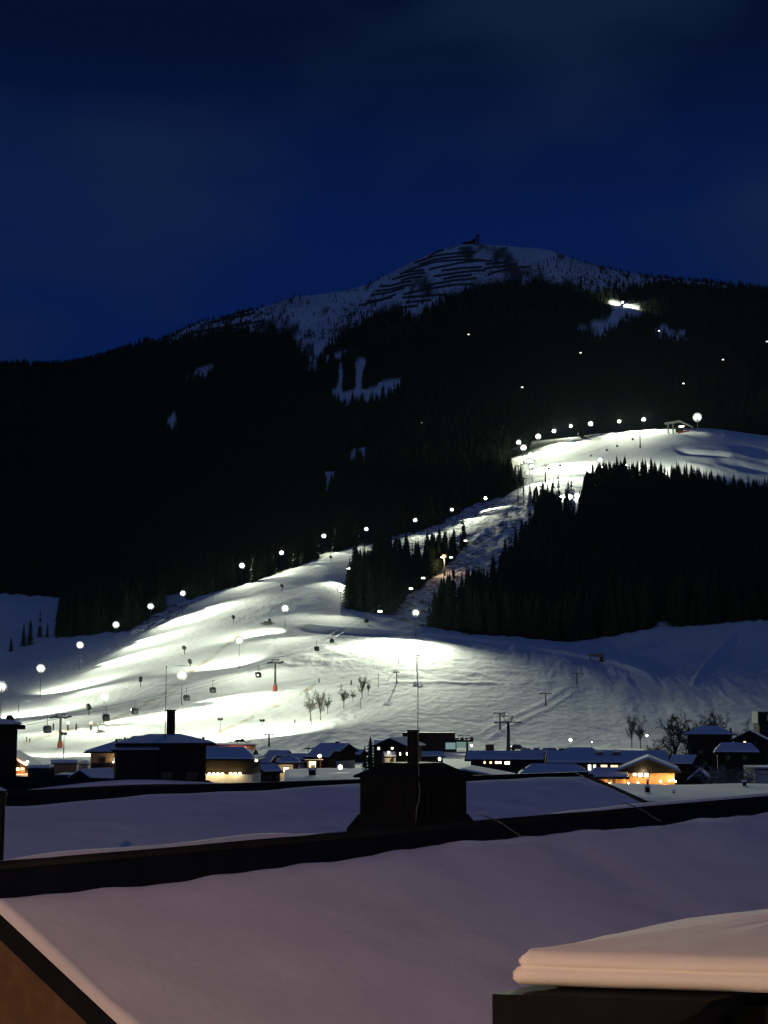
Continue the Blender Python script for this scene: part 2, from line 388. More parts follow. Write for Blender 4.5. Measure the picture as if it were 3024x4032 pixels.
ledge([(2740, 2700), (2825, 2600), (2930, 2490)], 14, -1.6)
ledge([(1850, 2910), (1985, 2840), (2130, 2772), (2265, 2682)], 8, .28)
ledge([(1890, 2925), (2020, 2855), (2165, 2787), (2290, 2705)], 8, .28)
ledge([(2650, 1765), (2700, 1782), (2800, 1790), (2880, 1795)], 7, -7.0)
ledge([(230, 2950), (160, 2990)][::-1], 8, -0.6)
ZG = ZG + relief
ZG = np.where(YGm < 340, np.maximum(ZG, -0.2), ZG)
XG = xg(PXm, YGm, ZG)
PYm = pyof(YGm, ZG)
# stains: sandy, trodden streaks along the cat tracks
dirt = np.zeros_like(ZG)
for pts, w, s in (([(95, 2925), (230, 2885), (420, 2845), (540, 2790), (640, 2735), (760, 2640), (830, 2590), (945, 2495)], 9, 0.8),
                  ([(560, 2815), (640, 2760), (760, 2660)], 9, 0.4), ([(800, 2912), (900, 2865), (1000, 2822)], 6, 0.9), ([(1050, 2798), (1110, 2770)], 8, 0.8), ([(1180, 2735), (1245, 2690)], 7, 0.8),
                  ([(850, 2690), (1000, 2590), (1110, 2490)], 7, 0.22), ([(1150, 2470), (1300, 2484), (1450, 2492), (1640, 2500)], 7, 0.5), ([(1455, 2676), (1530, 2683)], 5, 0.5)):
    xs = [p[0] for p in pts]; yy = [p[1] for p in pts]
    on = (PXm > min(xs)) & (PXm < max(xs)) & (YGm < 900)
    d = (PYm - np.interp(PXm, xs, yy)) / w
    dirt = np.maximum(dirt, on * s * np.exp(-d * d) * np.clip(0.6 + 1.2 * vnoise(PXm / 25, PYm / 9, 44), 0, 1))
def make_terrain():
    verts = np.stack([XG, YGm, ZG], -1).reshape(-1, 3)
    i = np.arange((NY - 1) * (NPX - 1)); r = i // (NPX - 1); c = i % (NPX - 1); a = r * NPX + c
    faces = np.stack([a, a + 1, a + NPX + 1, a + NPX], -1)
    me = bpy.data.meshes.new('mountain_terrain')
    me.vertices.add(len(verts)); me.vertices.foreach_set('co', verts.ravel())
    me.loops.add(faces.size); me.loops.foreach_set('vertex_index', faces.ravel())
    me.polygons.add(len(faces)); me.polygons.foreach_set('loop_start', np.arange(0, faces.size, 4)); me.polygons.foreach_set('loop_total', np.full(len(faces), 4))
    me.update(calc_edges=True); me.validate()
    me.polygons.foreach_set('use_smooth', np.ones(len(faces), bool))
    at = me.attributes.new('cover', 'FLOAT_COLOR', 'POINT')
    high = np.clip((YGm - 2600) / 150, 0, 1) * np.clip(.55 + 1.3 * fbm(XG / 60, YGm / 110, 3, 61), 0, 1)
    rocky = np.clip((YGm - 2600) / 150, 0, 1) * np.clip((fbm(XG / 30, YGm / 70, 3, 63) - .16) * 9, 0, 1)
    colr = np.stack([OPENG.astype(float) * (1 - .9 * rocky), dirt, np.maximum(rough.clip(0, 1), high), np.ones_like(dirt)], -1)
    at.data.foreach_set('color', colr.reshape(-1))
    m, t, b = new_mat('snow_and_forest_floor')
    an = t.nodes.new('ShaderNodeAttribute'); an.attribute_name = 'cover'
    sp_ = t.nodes.new('ShaderNodeSeparateColor'); t.links.new(an.outputs['Color'], sp_.inputs[0])
    co = t.nodes.new('ShaderNodeTexCoord')
    n1 = t.nodes.new('ShaderNodeTexNoise'); n1.inputs['Scale'].default_value = 0.09; n1.inputs['Detail'].default_value = 8; n1.inputs['Roughness'].default_value = 0.6
    t.links.new(co.outputs['Object'], n1.inputs['Vector'])
    snowc = t.nodes.new('ShaderNodeMix'); snowc.data_type = 'RGBA'; snowc.inputs['A'].default_value = (0.70, 0.72, 0.74, 1); snowc.inputs['B'].default_value = (0.84, 0.85, 0.87, 1)
    t.links.new(n1.outputs['Fac'], snowc.inputs['Factor'])
    n2 = t.nodes.new('ShaderNodeTexNoise'); n2.inputs['Scale'].default_value = 0.22; n2.inputs['Detail'].default_value = 5
    t.links.new(co.outputs['Object'], n2.inputs['Vector'])
    rk = t.nodes.new('ShaderNodeMapRange'); rk.inputs['From Min'].default_value = 0.50; rk.inputs['From Max'].default_value = 0.58
    t.links.new(n2.outputs['Fac'], rk.inputs['Value'])
    rkm = t.nodes.new('ShaderNodeMath'); rkm.operation = 'MULTIPLY'; t.links.new(rk.outputs[0], rkm.inputs[0]); t.links.new(sp_.outputs['Blue'], rkm.inputs[1])
    rmix = t.nodes.new('ShaderNodeMix'); rmix.data_type = 'RGBA'; rmix.inputs['B'].default_value = (0.10, 0.085, 0.07, 1)
    t.links.new(rkm.outputs[0], rmix.inputs['Factor']); t.links.new(snowc.outputs['Result'], rmix.inputs['A'])
    dmix = t.nodes.new('ShaderNodeMix'); dmix.data_type = 'RGBA'; dmix.inputs['B'].default_value = (0.40, 0.27, 0.12, 1)
    t.links.new(sp_.outputs['Green'], dmix.inputs['Factor']); t.links.new(rmix.outputs['Result'], dmix.inputs['A'])
    fmix = t.nodes.new('ShaderNodeMix'); fmix.data_type = 'RGBA'; fmix.inputs['A'].default_value = (0.022, 0.020, 0.016, 1)
    t.links.new(sp_.outputs['Red'], fmix.inputs['Factor']); t.links.new(dmix.outputs['Result'], fmix.inputs['B'])
    t.links.new(fmix.outputs['Result'], b.inputs['Base Color'])
    b.inputs['Roughness'].default_value = 0.85
    b.inputs['Specular IOR Level'].default_value = 0.2
    mpn = t.nodes.new('ShaderNodeMapping'); mpn.inputs['Scale'].default_value = (0.35, 0.12, 0.35); mpn.inputs['Rotation'].default_value = (0, 0, R(-35))
    t.links.new(co.outputs['Object'], mpn.inputs[0])
    n3 = t.nodes.new('ShaderNodeTexNoise'); n3.inputs['Scale'].default_value = 1.0; n3.inputs['Detail'].default_value = 5
    t.links.new(mpn.outputs[0], n3.inputs['Vector'])
    bp = t.nodes.new('ShaderNodeBump'); bp.inputs['Strength'].default_value = 0.42; bp.inputs['Distance'].default_value = 1.2
    t.links.new(n3.outputs['Fac'], bp.inputs['Height']); t.links.new(bp.outputs[0], b.inputs['Normal'])
    return tag(meshobj('mountain_terrain', me, m), 'snow covered mountainside with floodlit pistes above the village', None, None, 'structure')
terrain = make_terrain()
fl = MB().add([(-900, -150, -0.6), (900, -150, -0.6), (900, 420, -0.6), (-900, 420, -0.6)], [(0, 1, 2, 3)]).build('valley_ground', M['snow'])
tag(fl, 'flat snow covered valley floor below the houses', None, None, 'structure')

def gpos(px, Y):
    """point of the ground in that direction at depth Y"""
    fx = np.clip((px - PXG[0]) / (PXG[1] - PXG[0]), 0, NPX - 1.001); i = int(fx); fx -= i
    j = int(np.clip(np.searchsorted(YG, Y) - 1, 0, NY - 2)); fy = (Y - YG[j]) / (YG[j + 1] - YG[j])
    z = (ZG[j, i] * (1 - fx) + ZG[j, i + 1] * fx) * (1 - fy) + (ZG[j + 1, i] * (1 - fx) + ZG[j + 1, i + 1] * fx) * fy
    return Vector((xg(px, Y, z), Y, z))
def gposv(px, Y):
    fx = np.clip((px - PXG[0]) / (PXG[1] - PXG[0]), 0, NPX - 1.001); i = fx.astype(int); fx = fx - i
    j = np.clip(np.searchsorted(YG, Y) - 1, 0, NY - 2); fy = (Y - YG[j]) / (YG[j + 1] - YG[j])
    z = (ZG[j, i] * (1 - fx) + ZG[j, i + 1] * fx) * (1 - fy) + (ZG[j + 1, i] * (1 - fx) + ZG[j + 1, i + 1] * fx) * fy
    return xg(px, Y, z), z
def ground_hit(px, py, above=0.0, ymin=340, ymax=3500):
    """where a thing stands whose point `above` metres over its base is seen at that pixel"""
    i = int(np.clip(round((px - PXG[0]) / (PXG[1] - PXG[0])), 0, NPX - 1))
    sel = (YG >= ymin) & (YG <= ymax); Y = YG[sel]; d = pyof(Y, ZG[sel, i] + above) - py
    k = np.nonzero(d <= 0)[0]
    k = k[0] if len(k) else int(np.argmin(np.abs(d)))
    if k > 0 and d[k - 1] > 0: yy = Y[k - 1] + (Y[k] - Y[k - 1]) * d[k - 1] / (d[k - 1] - d[k])
    else: yy = Y[k]
    return gpos(px, float(yy))

# ------------------------------------------------------------------ trees
def conifer_mat(name, snow):
    m, t, b = new_mat(name)
    co = t.nodes.new('ShaderNodeTexCoord'); n = t.nodes.new('ShaderNodeTexNoise'); n.inputs['Scale'].default_value = 2.2; n.inputs['Detail'].default_value = 3
    t.links.new(co.outputs['Object'], n.inputs['Vector'])
    r = t.nodes.new('ShaderNodeMix'); r.data_type = 'RGBA'; r.inputs['A'].default_value = (0.009, 0.016, 0.009, 1); r.inputs['B'].default_value = (0.020, 0.033, 0.018, 1)
    t.links.new(n.outputs['Fac'], r.inputs['Factor'])
    n2 = t.nodes.new('ShaderNodeTexNoise'); n2.inputs['Scale'].default_value = 0.9; n2.inputs['Detail'].default_value = 4
    t.links.new(co.outputs['Object'], n2.inputs['Vector'])
    mr = t.nodes.new('ShaderNodeMapRange'); mr.inputs['From Min'].default_value = 0.60 - snow * 0.3; mr.inputs['From Max'].default_value = 0.66 - snow * 0.3
    t.links.new(n2.outputs['Fac'], mr.inputs['Value'])
    mx = t.nodes.new('ShaderNodeMix'); mx.data_type = 'RGBA'; mx.inputs['B'].default_value = (0.72, 0.73, 0.75, 1)
    mm = t.nodes.new('ShaderNodeMath'); mm.operation = 'MULTIPLY'; mm.inputs[1].default_value = min(1, snow * 2)
    t.links.new(mr.outputs[0], mm.inputs[0]); t.links.new(mm.outputs[0], mx.inputs['Factor']); t.links.new(r.outputs['Result'], mx.inputs['A'])
    t.links.new(mx.outputs['Result'], b.inputs['Base Color']); b.inputs['Roughness'].default_value = 0.9; b.inputs['Specular IOR Level'].default_value = 0.1
    return m
M['conifer'] = conifer_mat('spruce_needles', 0.0)
M['conifer_snow'] = conifer_mat('snowy_spruce_needles', 0.45)
def conifer_crown(seed, h=20.0, r0=3.0, tiers=11, n=9, sparse=0.0):
    rr = random.Random(seed); mb = MB()
    for k in range(tiers):
        f = k / (tiers - 1)
        if rr.random() < sparse: continue
        z = h * (0.07 + 0.86 * f); rad = r0 * (1 - f) ** 0.85 * rr.uniform(0.82, 1.12) + 0.18
        hh = h / tiers * 1.55
        ph = rr.random() * 6.28; vs = [(rr.uniform(-.08, .08), rr.uniform(-.08, .08), min(h, z + hh * 0.75))]
        for j in range(2 * n):
            a = ph + math.pi * j / n; q = rad * (rr.uniform(0.85, 1.2) if j % 2 == 0 else rr.uniform(0.38, 0.6))
            vs.append((q * math.cos(a), q * math.sin(a), z - (0.28 * q + rr.uniform(0, 0.35) if j % 2 == 0 else 0)))
        mb.add(vs, [(0, 1 + j, 1 + (j + 1) % (2 * n)) for j in range(2 * n)])
    mb.tube([(0, 0, h * 0.85), (0, 0, h * 1.04)], [0.10, 0.02], 4)
    return mb.mesh('crown')
def trunk_mesh(h=20.0):
    return MB().tube([(0, 0, -1.5), (0, 0, h * 0.4), (0, 0, h * 0.92)], [0.30, 0.2, 0.05], 6).mesh('trunk')
CROWNS = [conifer_crown(3, 20, 3.9, 12, 10), conifer_crown(8, 20, 3.2, 13, 9), conifer_crown(15, 20, 4.4, 11, 10), conifer_crown(21, 20, 2.7, 13, 8, sparse=0.15)]
SNOWCROWNS = [conifer_crown(31, 20, 2.2, 12, 7, 0.15), conifer_crown(32, 20, 1.8, 13, 7, 0.3), conifer_crown(33, 20, 2.7, 11, 8, 0.1)]
for me in CROWNS: me.materials.append(M['conifer'])
for me in SNOWCROWNS: me.materials.append(M['conifer_snow'])
TRUNK = trunk_mesh(); TRUNK.materials.append(M['bark'])
def spruce(loc, h, crown, label, group, name='spruce_tree'):
    o = empty(name, loc, random.uniform(0, 6.28), label, 'tree', group)
    w = random.uniform(0.85, 1.15)
    o.scale = (h / 20 * w, h / 20 * w, h / 20)
    meshobj('crown', crown, None, o); meshobj('trunk', TRUNK, None, o)
    return o
# random stand of trees over all closed ground, even in area
def scatter(n, y0, y1, px0=-950, px1=3980):
    Y = np.sqrt(rng.uniform(y0 * y0, y1 * y1, n)); px = rng.uniform(px0, px1, n)
    x, z = gposv(px, Y)
    return px, Y, x, z, pyof(Y, z)
pts = []
for n, y0, y1 in ((26000, 780, 1500), (46000, 1500, 3350)):
    px, Y, x, z, py = scatter(n, y0, y1)
    keep = ~open_mask(px, py, Y)
    pts.append(np.stack([px, Y, x, z, py, (0.5 + 0.85 * rng.beta(2.2, 1.8, n)) * np.where(Y > 2700, 0.72, 1.0) * np.clip(1 + 0.5 * vnoise(x / 45, Y / 45, 90), .6, 1.3)], -1)[keep])
# thin growth above the treeline
px, Y, x, z, py = scatter(16000, 2500, 3250, 200, 3500)
tl = np.interp(px, TLX, TLY)
k = (py < tl) & (rng.random(len(px)) < np.exp(-(tl - py) / 55.0) * 0.75 * np.clip(1.1 + 3 * vnoise(x / 60, Y / 90, 70), 0, 1.5)) & ~inpoly(px, py, [(1560, 1040), (1800, 940), (2200, 990), (2060, 1095), (1700, 1180), (1500, 1200)])
pts.append(np.stack([px, Y, x, z, py, rng.uniform(0.3, 0.62, len(px))], -1)[k])
T = np.concatenate(pts)
# cleared lanes in front of every mast of the outer row
for hp in [(952, 2231), (1108, 2180), (1275, 2115), (1442, 2087), (1635, 2051), (1779, 2011), (1912, 1965), (2043, 1746), (2062, 1768), (2089, 1794), (2086, 1822), (2095, 1842), (2120, 1724), (2182, 1701), (2248, 1682), (2326, 1673), (2439, 1657), (2535, 1637), (2747, 1650), (592, 2393), (719, 2341), (455, 2466), (313, 2545)]:
    T = T[~((np.abs(T[:, 0] - hp[0]) < 34) & (T[:, 4] > hp[1] + 5) & (pyof(T[:, 1], T[:, 3] + 21 * T[:, 5]) < hp[1] + 60))]
# pick the trees that stand at the front of a stand or rise against lit snow: those are individuals
px, Y, x, z, py, sc = T.T
h = 21 * sc
ytop = pyof(Y, z + h)
xf, zf = gposv(px, Y - 14); front = open_mask(px, pyof(Y - 14, zf), Y - 14) & (Y < 1480)
ridge_sil = (Y > 1280) & (Y < 1480) & (px > 2250) & (px < 3050) & inpoly(px, ytop, OPEN[3])
infr = (px > -20) & (px < 3044)
score = np.where(infr & (front | ridge_sil), 1.0, 0) * sc / Y
order = np.argsort(-score)[:290]
order = order[score[order] > 0]
ind = np.zeros(len(T), bool); ind[order] = True
for q in order:
    p, yy, xx, zz, pyy, s = T[q]
    if ridge_sil[q]: lab, grp = 'dark pointed spruce on the ridge silhouetted against the floodlit upper piste', 'spruces along the ridge below the upper piste'
    elif p < 700: lab, grp = 'dim spruce at the forest edge beside the left row of floodlights', 'spruces at the left forest edge'
    elif p < 1560: lab, grp = 'dark spruce at the edge of the wood beside the lower piste', 'spruces of the wood beside the lower piste'
    elif pyy > 2330: lab, grp = 'dark spruce at the lower forest edge above the blue meadow', 'spruces along the meadow forest edge'
    else: lab, grp = 'dark spruce along the narrow ski path through the forest', 'spruces along the narrow path'
    spruce((xx, yy, zz - 0.3), 21 * s, CROWNS[q % 4], lab, grp)
# the thin, snowy spruces in front of the bright upper piste
for k, (p, pyb, ptop) in enumerate([(2040, 1990, 1910), (2062, 1995, 1895), (2085, 1985, 1900), (2110, 1990, 1915), (2150, 1985, 1905), (2180, 2010, 1872), (2200, 2005, 1860), (2228, 2040, 1900), (2240, 2060, 1875), (2252, 2065, 1868), (2262, 2070, 1895), (2190, 2040, 1925), (2330, 1960, 1885), (2345, 1945, 1880)]):
    g = ground_hit(p, pyb, 0, 1200, 1600); hgt = (pyb - ptop) * g.y / F
    spruce(g - Vector((0, 0, .3)), hgt, SNOWCROWNS[k % 3], 'thin snow dusted spruce standing before the bright upper piste', 'thin snowy spruces below the upper piste')
# lone trees in the blue field at the far left
for k, (p, pyb, ptop) in enumerate([(43, 2564, 2502), (92, 2545, 2448), (118, 2540, 2430), (156, 2512, 2396), (186, 2510, 2450)]):
    g = ground_hit(p, pyb, 0, 800, 1500)
    lab = ['smallest lone spruce in the blue field at the far left', 'left one of two close spruces in the far left field', 'right one of two close spruces in the far left field', 'tallest slim spruce in the blue field at far left', 'slender spruce beside the forest edge in the far left field'][k]
    spruce(g - Vector((0, 0, .3)), (pyb - ptop) * g.y / F, CROWNS[k % 4], lab, 'lone spruces in the left field')
Fm = T[~ind]
fme = bpy.data.meshes.new('spruce_forest')
fme.vertices.add(len(Fm)); fme.vertices.foreach_set('co', np.stack([Fm[:, 2], Fm[:, 1], Fm[:, 3] - 0.3], -1).ravel())
for nm, ty, va in (('tsize', 'FLOAT', Fm[:, 5] * 21 / 20), ('girth', 'FLOAT', rng.uniform(.78, 1.25, len(Fm))), ('turn', 'FLOAT', rng.uniform(0, 6.28, len(Fm))), ('variant', 'INT', rng.integers(0, 4, len(Fm)).astype(np.int32))):
    fme.attributes.new(nm, ty, 'POINT').data.foreach_set('value', va)
forest = tag(meshobj('spruce_forest', fme, M['conifer']), 'dense dark spruce forest covering the mountain flanks', None, None, 'stuff')
ng = bpy.data.node_groups.new('forest_nodes', 'GeometryNodeTree')
ng.interface.new_socket('Geometry', in_out='INPUT', socket_type='NodeSocketGeometry'); ng.interface.new_socket('Geometry', in_out='OUTPUT', socket_type='NodeSocketGeometry')
gi = ng.nodes.new('NodeGroupInput'); go = ng.nodes.new('NodeGroupOutput'); jn = ng.nodes.new('GeometryNodeJoinGeometry')
def nattr(nm, ty):
    n = ng.nodes.new('GeometryNodeInputNamedAttribute'); n.data_type = ty; n.inputs['Name'].default_value = nm; return n.outputs[0]
a_s = nattr('tsize', 'FLOAT'); a_g = nattr('girth', 'FLOAT'); a_r = nattr('turn', 'FLOAT'); a_v = nattr('variant', 'INT')
cmb = ng.nodes.new('ShaderNodeCombineXYZ'); ng.links.new(a_r, cmb.inputs['Z'])
mgw = ng.nodes.new('ShaderNodeMath'); mgw.operation = 'MULTIPLY'; ng.links.new(a_s, mgw.inputs[0]); ng.links.new(a_g, mgw.inputs[1])
csc = ng.nodes.new('ShaderNodeCombineXYZ'); ng.links.new(mgw.outputs[0], csc.inputs['X']); ng.links.new(mgw.outputs[0], csc.inputs['Y']); ng.links.new(a_s, csc.inputs['Z'])
# the four crown shapes are borrowed from individual trees
protos = {}
for o in bpy.data.objects:
    if o.type == 'MESH' and o.data in CROWNS and o.data.name not in protos: protos[o.data.name] = o
for k in range(4):
    ip = ng.nodes.new('GeometryNodeInstanceOnPoints'); oi = ng.nodes.new('GeometryNodeObjectInfo'); oi.transform_space = 'ORIGINAL'
    oi.inputs['Object'].default_value = protos[CROWNS[k].name]; oi.inputs['As Instance'].default_value = True
    cp_ = ng.nodes.new('FunctionNodeCompare'); cp_.data_type = 'INT'; cp_.operation = 'EQUAL'; cp_.inputs['B'].default_value = 0
    for s_ in cp_.inputs:
        if s_.name == 'B' and s_.type == 'INT': s_.default_value = k
        if s_.name == 'A' and s_.type == 'INT': ng.links.new(a_v, s_)
    ng.links.new(gi.outputs[0], ip.inputs['Points']); ng.links.new(oi.outputs['Geometry'], ip.inputs['Instance'])
    ng.links.new(cp_.outputs[0], ip.inputs['Selection']); ng.links.new(cmb.outputs[0], ip.inputs['Rotation']); ng.links.new(csc.outputs[0], ip.inputs['Scale'])
    ng.links.new(ip.outputs[0], jn.inputs[0])
ng.links.new(jn.outputs[0], go.inputs[0])
mod = forest.modifiers.new('forest', 'NODES'); mod.node_group = ng

# ------------------------------------------------------------------ floodlights
ORD = ['first', 'second', 'third', 'fourth', 'fifth', 'sixth', 'seventh', 'eighth', 'ninth', 'tenth', 'eleventh', 'twelfth', 'thirteenth', 'fourteenth', 'fifteenth', 'sixteenth', 'seventeenth', 'eighteenth']
FLOOD_W = 1.0
def floodlight(head, targets, label, group, h=12.0, size=1.0, lens='flood', base=None, energy=1.0, ymin=340, ymax=2300, away=False, faces=True, spread=100):
    """head: photo position of the lamp; base: of its foot when the photo shows it"""
    if base is not None:
        g = ground_hit(base[0], base[1], 0, ymin, ymax); h = (base[1] - head[1]) * g.y / F
        g = Vector((xg(head[0], g.y, g.z), g.y, g.z))
    else:
        g = ground_hit(head[0], head[1], h, ymin, ymax)
    root = empty('floodlight_mast', g, 0, label, 'floodlight', group)
    MB().tube([(0, 0, -1), (0, 0, h * 0.5), (0, 0, h)], [0.17 * size + .05, 0.14 * size + .04, 0.10 * size], 8).build('mast', M['darksteel'], root, True)
    MB().box((0, 0, h), (2.6 * size, 0.16, 0.16)).build('crossarm', M['darksteel'], root)
    tg0 = targets[0]
    tw = ground_hit(tg0[0], tg0[1], 0, ymin, ymax)
    yaw0 = math.atan2(tw.x - g.x, tw.y - g.y)
    spots = [(0, .18, 1.45), (-.55, .05, .95), (.55, .05, .95)] if size > 0.6 else [(-.5, 0, .86), (.5, 0, .86)]
    for i, (ax, az, ar) in enumerate(spots):
        lamp = empty('lamp_head', (ax * 1.75 * size, -0.25 - (.1 if ax == 0 else 0), h + (0.75 + az * 1.5) * size), 0, parent=root)
        if away: lamp.rotation_euler = (R(-25), 0, -yaw0)
        else: lamp.rotation_euler = (R(18), 0, ax * 0.4)
        rr_ = ar * size; sgn = 1 if away else -1
        MB().tube([(0, -sgn * 0.35 * size, 0), (0, -sgn * 0.1 * size, 0), (0, 0, 0)], [0.35 * rr_, 0.8 * rr_, 1.04 * rr_], 14).build('housing', M['darksteel'], lamp)
        MB().tube([(0, sgn * .012, 0), (0, sgn * 0.10 * size, 0), (0, sgn * .16 * size, 0)], [rr_, 0.8 * rr_, 0.35 * rr_], 14).build('lens', M[lens], lamp, True)
        if not away: MB().tube([(0, -sgn * 0.02 * size, 0), (0, sgn * .005, 0)], [0.9 * rr_, 1.35 * rr_], 18).build('reflector', M['reflector'], lamp); MB().tube([(0, -sgn * 0.06 * size, 0), (0, -sgn * .03 * size, 0)], [1.3 * rr_, 1.85 * rr_], 18).build('reflector_rim', M['reflector_rim'], lamp)  # glowing discs added behind the lens, imitating its halo of glare
    for i, tgt in enumerate(targets):
        t_ = ground_hit(tgt[0], tgt[1], 0, ymin, ymax)
        src = Vector((0, -0.45 * size if not away else 0.5, h + 4.0 * min(size, 1.3)))
        d = t_ - (g + src); L = d.length
        ld = bpy.data.lights.new('floodlight_beam', 'SPOT')
        ld.energy = FLOOD_W * energy * (tgt[2] if len(tgt) > 2 else 1.0)
        ld.color = (0.92, 1.0, 0.74); ld.spot_size = R(tgt[3] if len(tgt) > 3 else spread); ld.spot_blend = 1.0; ld.shadow_soft_size = 0.35
        lo = bpy.data.objects.new('floodlight_beam', ld); col.objects.link(lo); lo.parent = root
        lo.location = src; lo.rotation_euler = d.to_track_quat('-Z', 'Y').to_euler()
    return root
E0 = 210000.0
FLOOD_W = E0
LEFT = [((2, 2712), [(190, 2790)]), ((158, 2638), [(345, 2680)]), ((313, 2545), [(545, 2585)]), ((455, 2466), [(640, 2512)]), ((592, 2393), [(800, 2425)]), ((719, 2341), [(940, 2390)]),
        ((952, 2231), [(1050, 2300)]), ((1108, 2180), [(1200, 2290)]), ((1275, 2115), [(1290, 2200)]), ((1442, 2087), [(1395, 2190, 1.0)]), ((1635, 2051), [(1690, 2112, 1.6)]), ((1779, 2011), [(1830, 2055, 1.6)]), ((1912, 1965), [(1935, 2008, 1.6)])]
names = ['at the left picture edge', None, None, None, None, None, None, None, None, None, None, None, None]
for i, (hd, tg) in enumerate(LEFT):
    lab = 'floodlight mast cut by the left picture edge, lighting the lowest piste' if i == 0 else '%s floodlight mast from the left in the row along the piste\'s upper edge' % ORD[i]
    if i < 9: tg = tg + [(hd[0] + 2.0 * (tg[0][0] - hd[0]), hd[1] + 1.9 * (tg[0][1] - hd[1]), 0.85, 80)]
    floodlight(hd, tg, lab, 'floodlights along the outer piste edge', ymin=500, ymax=1500, size=(.82, .74, .7, .76, .8, .72, .86, .74, .82, .72, .8, .72, .74)[i])
INNER = [((408, 2754), [(330, 2880, 1.2), (520, 2840, 1.0)], (403, 2853), 'floodlight mast behind the small grey kiosk on the lower piste'),
         ((715, 2667), [(760, 2800, 1.3), (930, 2760, 1.0)], (711, 2777), 'floodlight mast right above the gabled black house with the chimney'),
         ((941, 2530), [(850, 2605, 1.0), (1000, 2700, 1.0)], (942, 2632), 'floodlight mast left of and above the red based lift pylon'),
         ((1122, 2402), [(1110, 2515, 1.0), (980, 2500, .8)], (1121, 2494), 'floodlight mast beside the snow groomer on the terrace'),
         ((1341, 2326), [(1270, 2430, 1.0)], (1341, 2412), 'floodlight mast just left of the dark wood beside the piste'),
         ((1372, 2243), [(1260, 2350, .7)], (1375, 2305), 'small upper floodlight mast touching the left edge of the wood'),
         ((1637, 2419), [(1460, 2600, 6.0, 75), (1310, 2690, 5.0, 60), (1560, 2535, 2.0, 95)], (1641, 2510), 'floodlight mast at the corner of the white drop into the meadow')]
for hd, tg, bs, lab in INNER:
    floodlight(hd, tg, lab, 'floodlights standing on the lower piste', base=bs, size=.74 if hd[0] != 1372 else 0.55, ymax=1200)
DARKP = [((866, 2838), [(980, 2790, 1.5), (760, 2850, .8)], (866, 2932), 'slim lamp post right of the black house, its lamp turned uphill'),
         ((1032, 2843), [(1130, 2780, 1.8), (1240, 2800, .8), (950, 2850, .8)], (1032, 2915), 'slim lamp post left of the two big bare trees'),
         ((250, 2896), [(330, 2870, .8), (150, 2890, .7)], (250, 2985), 'slim lamp post right beside the red based left pylon')]
for hd, tg, bs, lab in DARKP:
    floodlight(hd, tg, lab, 'slim posts turned uphill', base=bs, size=0.45, away=True, lens='flood2', energy=0.55, ymin=300, ymax=700)
UP = [((2043, 1746), [(2090, 1800)]), ((2062, 1768), [(2120, 1830)]), ((2089, 1794), [(2160, 1840)]), ((2086, 1822), [(2150, 1870)]), ((2095, 1842), [(2180, 1900)]), ((2129, 1910), [(2230, 1960)]),
      ((2120, 1724), [(2180, 1790)]), ((2182, 1701), [(2240, 1770)]), ((2248, 1682), [(2300, 1755)]), ((2326, 1673), [(2390, 1745)]), ((2439, 1657), [(2490, 1730)]), ((2535, 1637), [(2580, 1710)]),
      ((2747, 1650), [(2690, 1710), (2760, 1740, .7)]), ((2363, 1815), [(2300, 1850, .7)]), ((2461, 1840), [(2560, 1820, .7), (2700, 1830, .6)])]
for i, (hd, tg) in enumerate(UP):
    if i < 5: lab = '%s floodlight from the top in the steep column left of the upper piste' % ORD[i]
    elif i == 5: lab = 'floodlight standing among the snowy spruces below the upper piste'
    elif i < 12: lab = '%s floodlight from the left in the arc along the upper piste rim' % ORD[i - 6]
    else: lab = {12: 'brightest floodlight mast at the top right beside the mountain station', 13: 'floodlight at the left end of the ridge spruces', 14: 'floodlight half sunk among the ridge spruces'}[i]
    floodlight(hd, tg, lab, 'floodlights of the upper piste', h=14 if i not in (12,) else 17, size=(1.25 + .22 * math.sin(i * 2.3)) if i != 12 else 2.2, energy=(16.0 if i >= 6 else 6.0), ymin=1200, ymax=2140, spread=(64 if i >= 6 else 90))
# lit cutting high on the mountain
floodlight((2452, 1192), [(2400, 1186), (2500, 1208)], 'far floodlight on the bright strip high in the forest', 'far floodlights', h=9, size=1.2, energy=1.2, ymin=2300, ymax=3100)

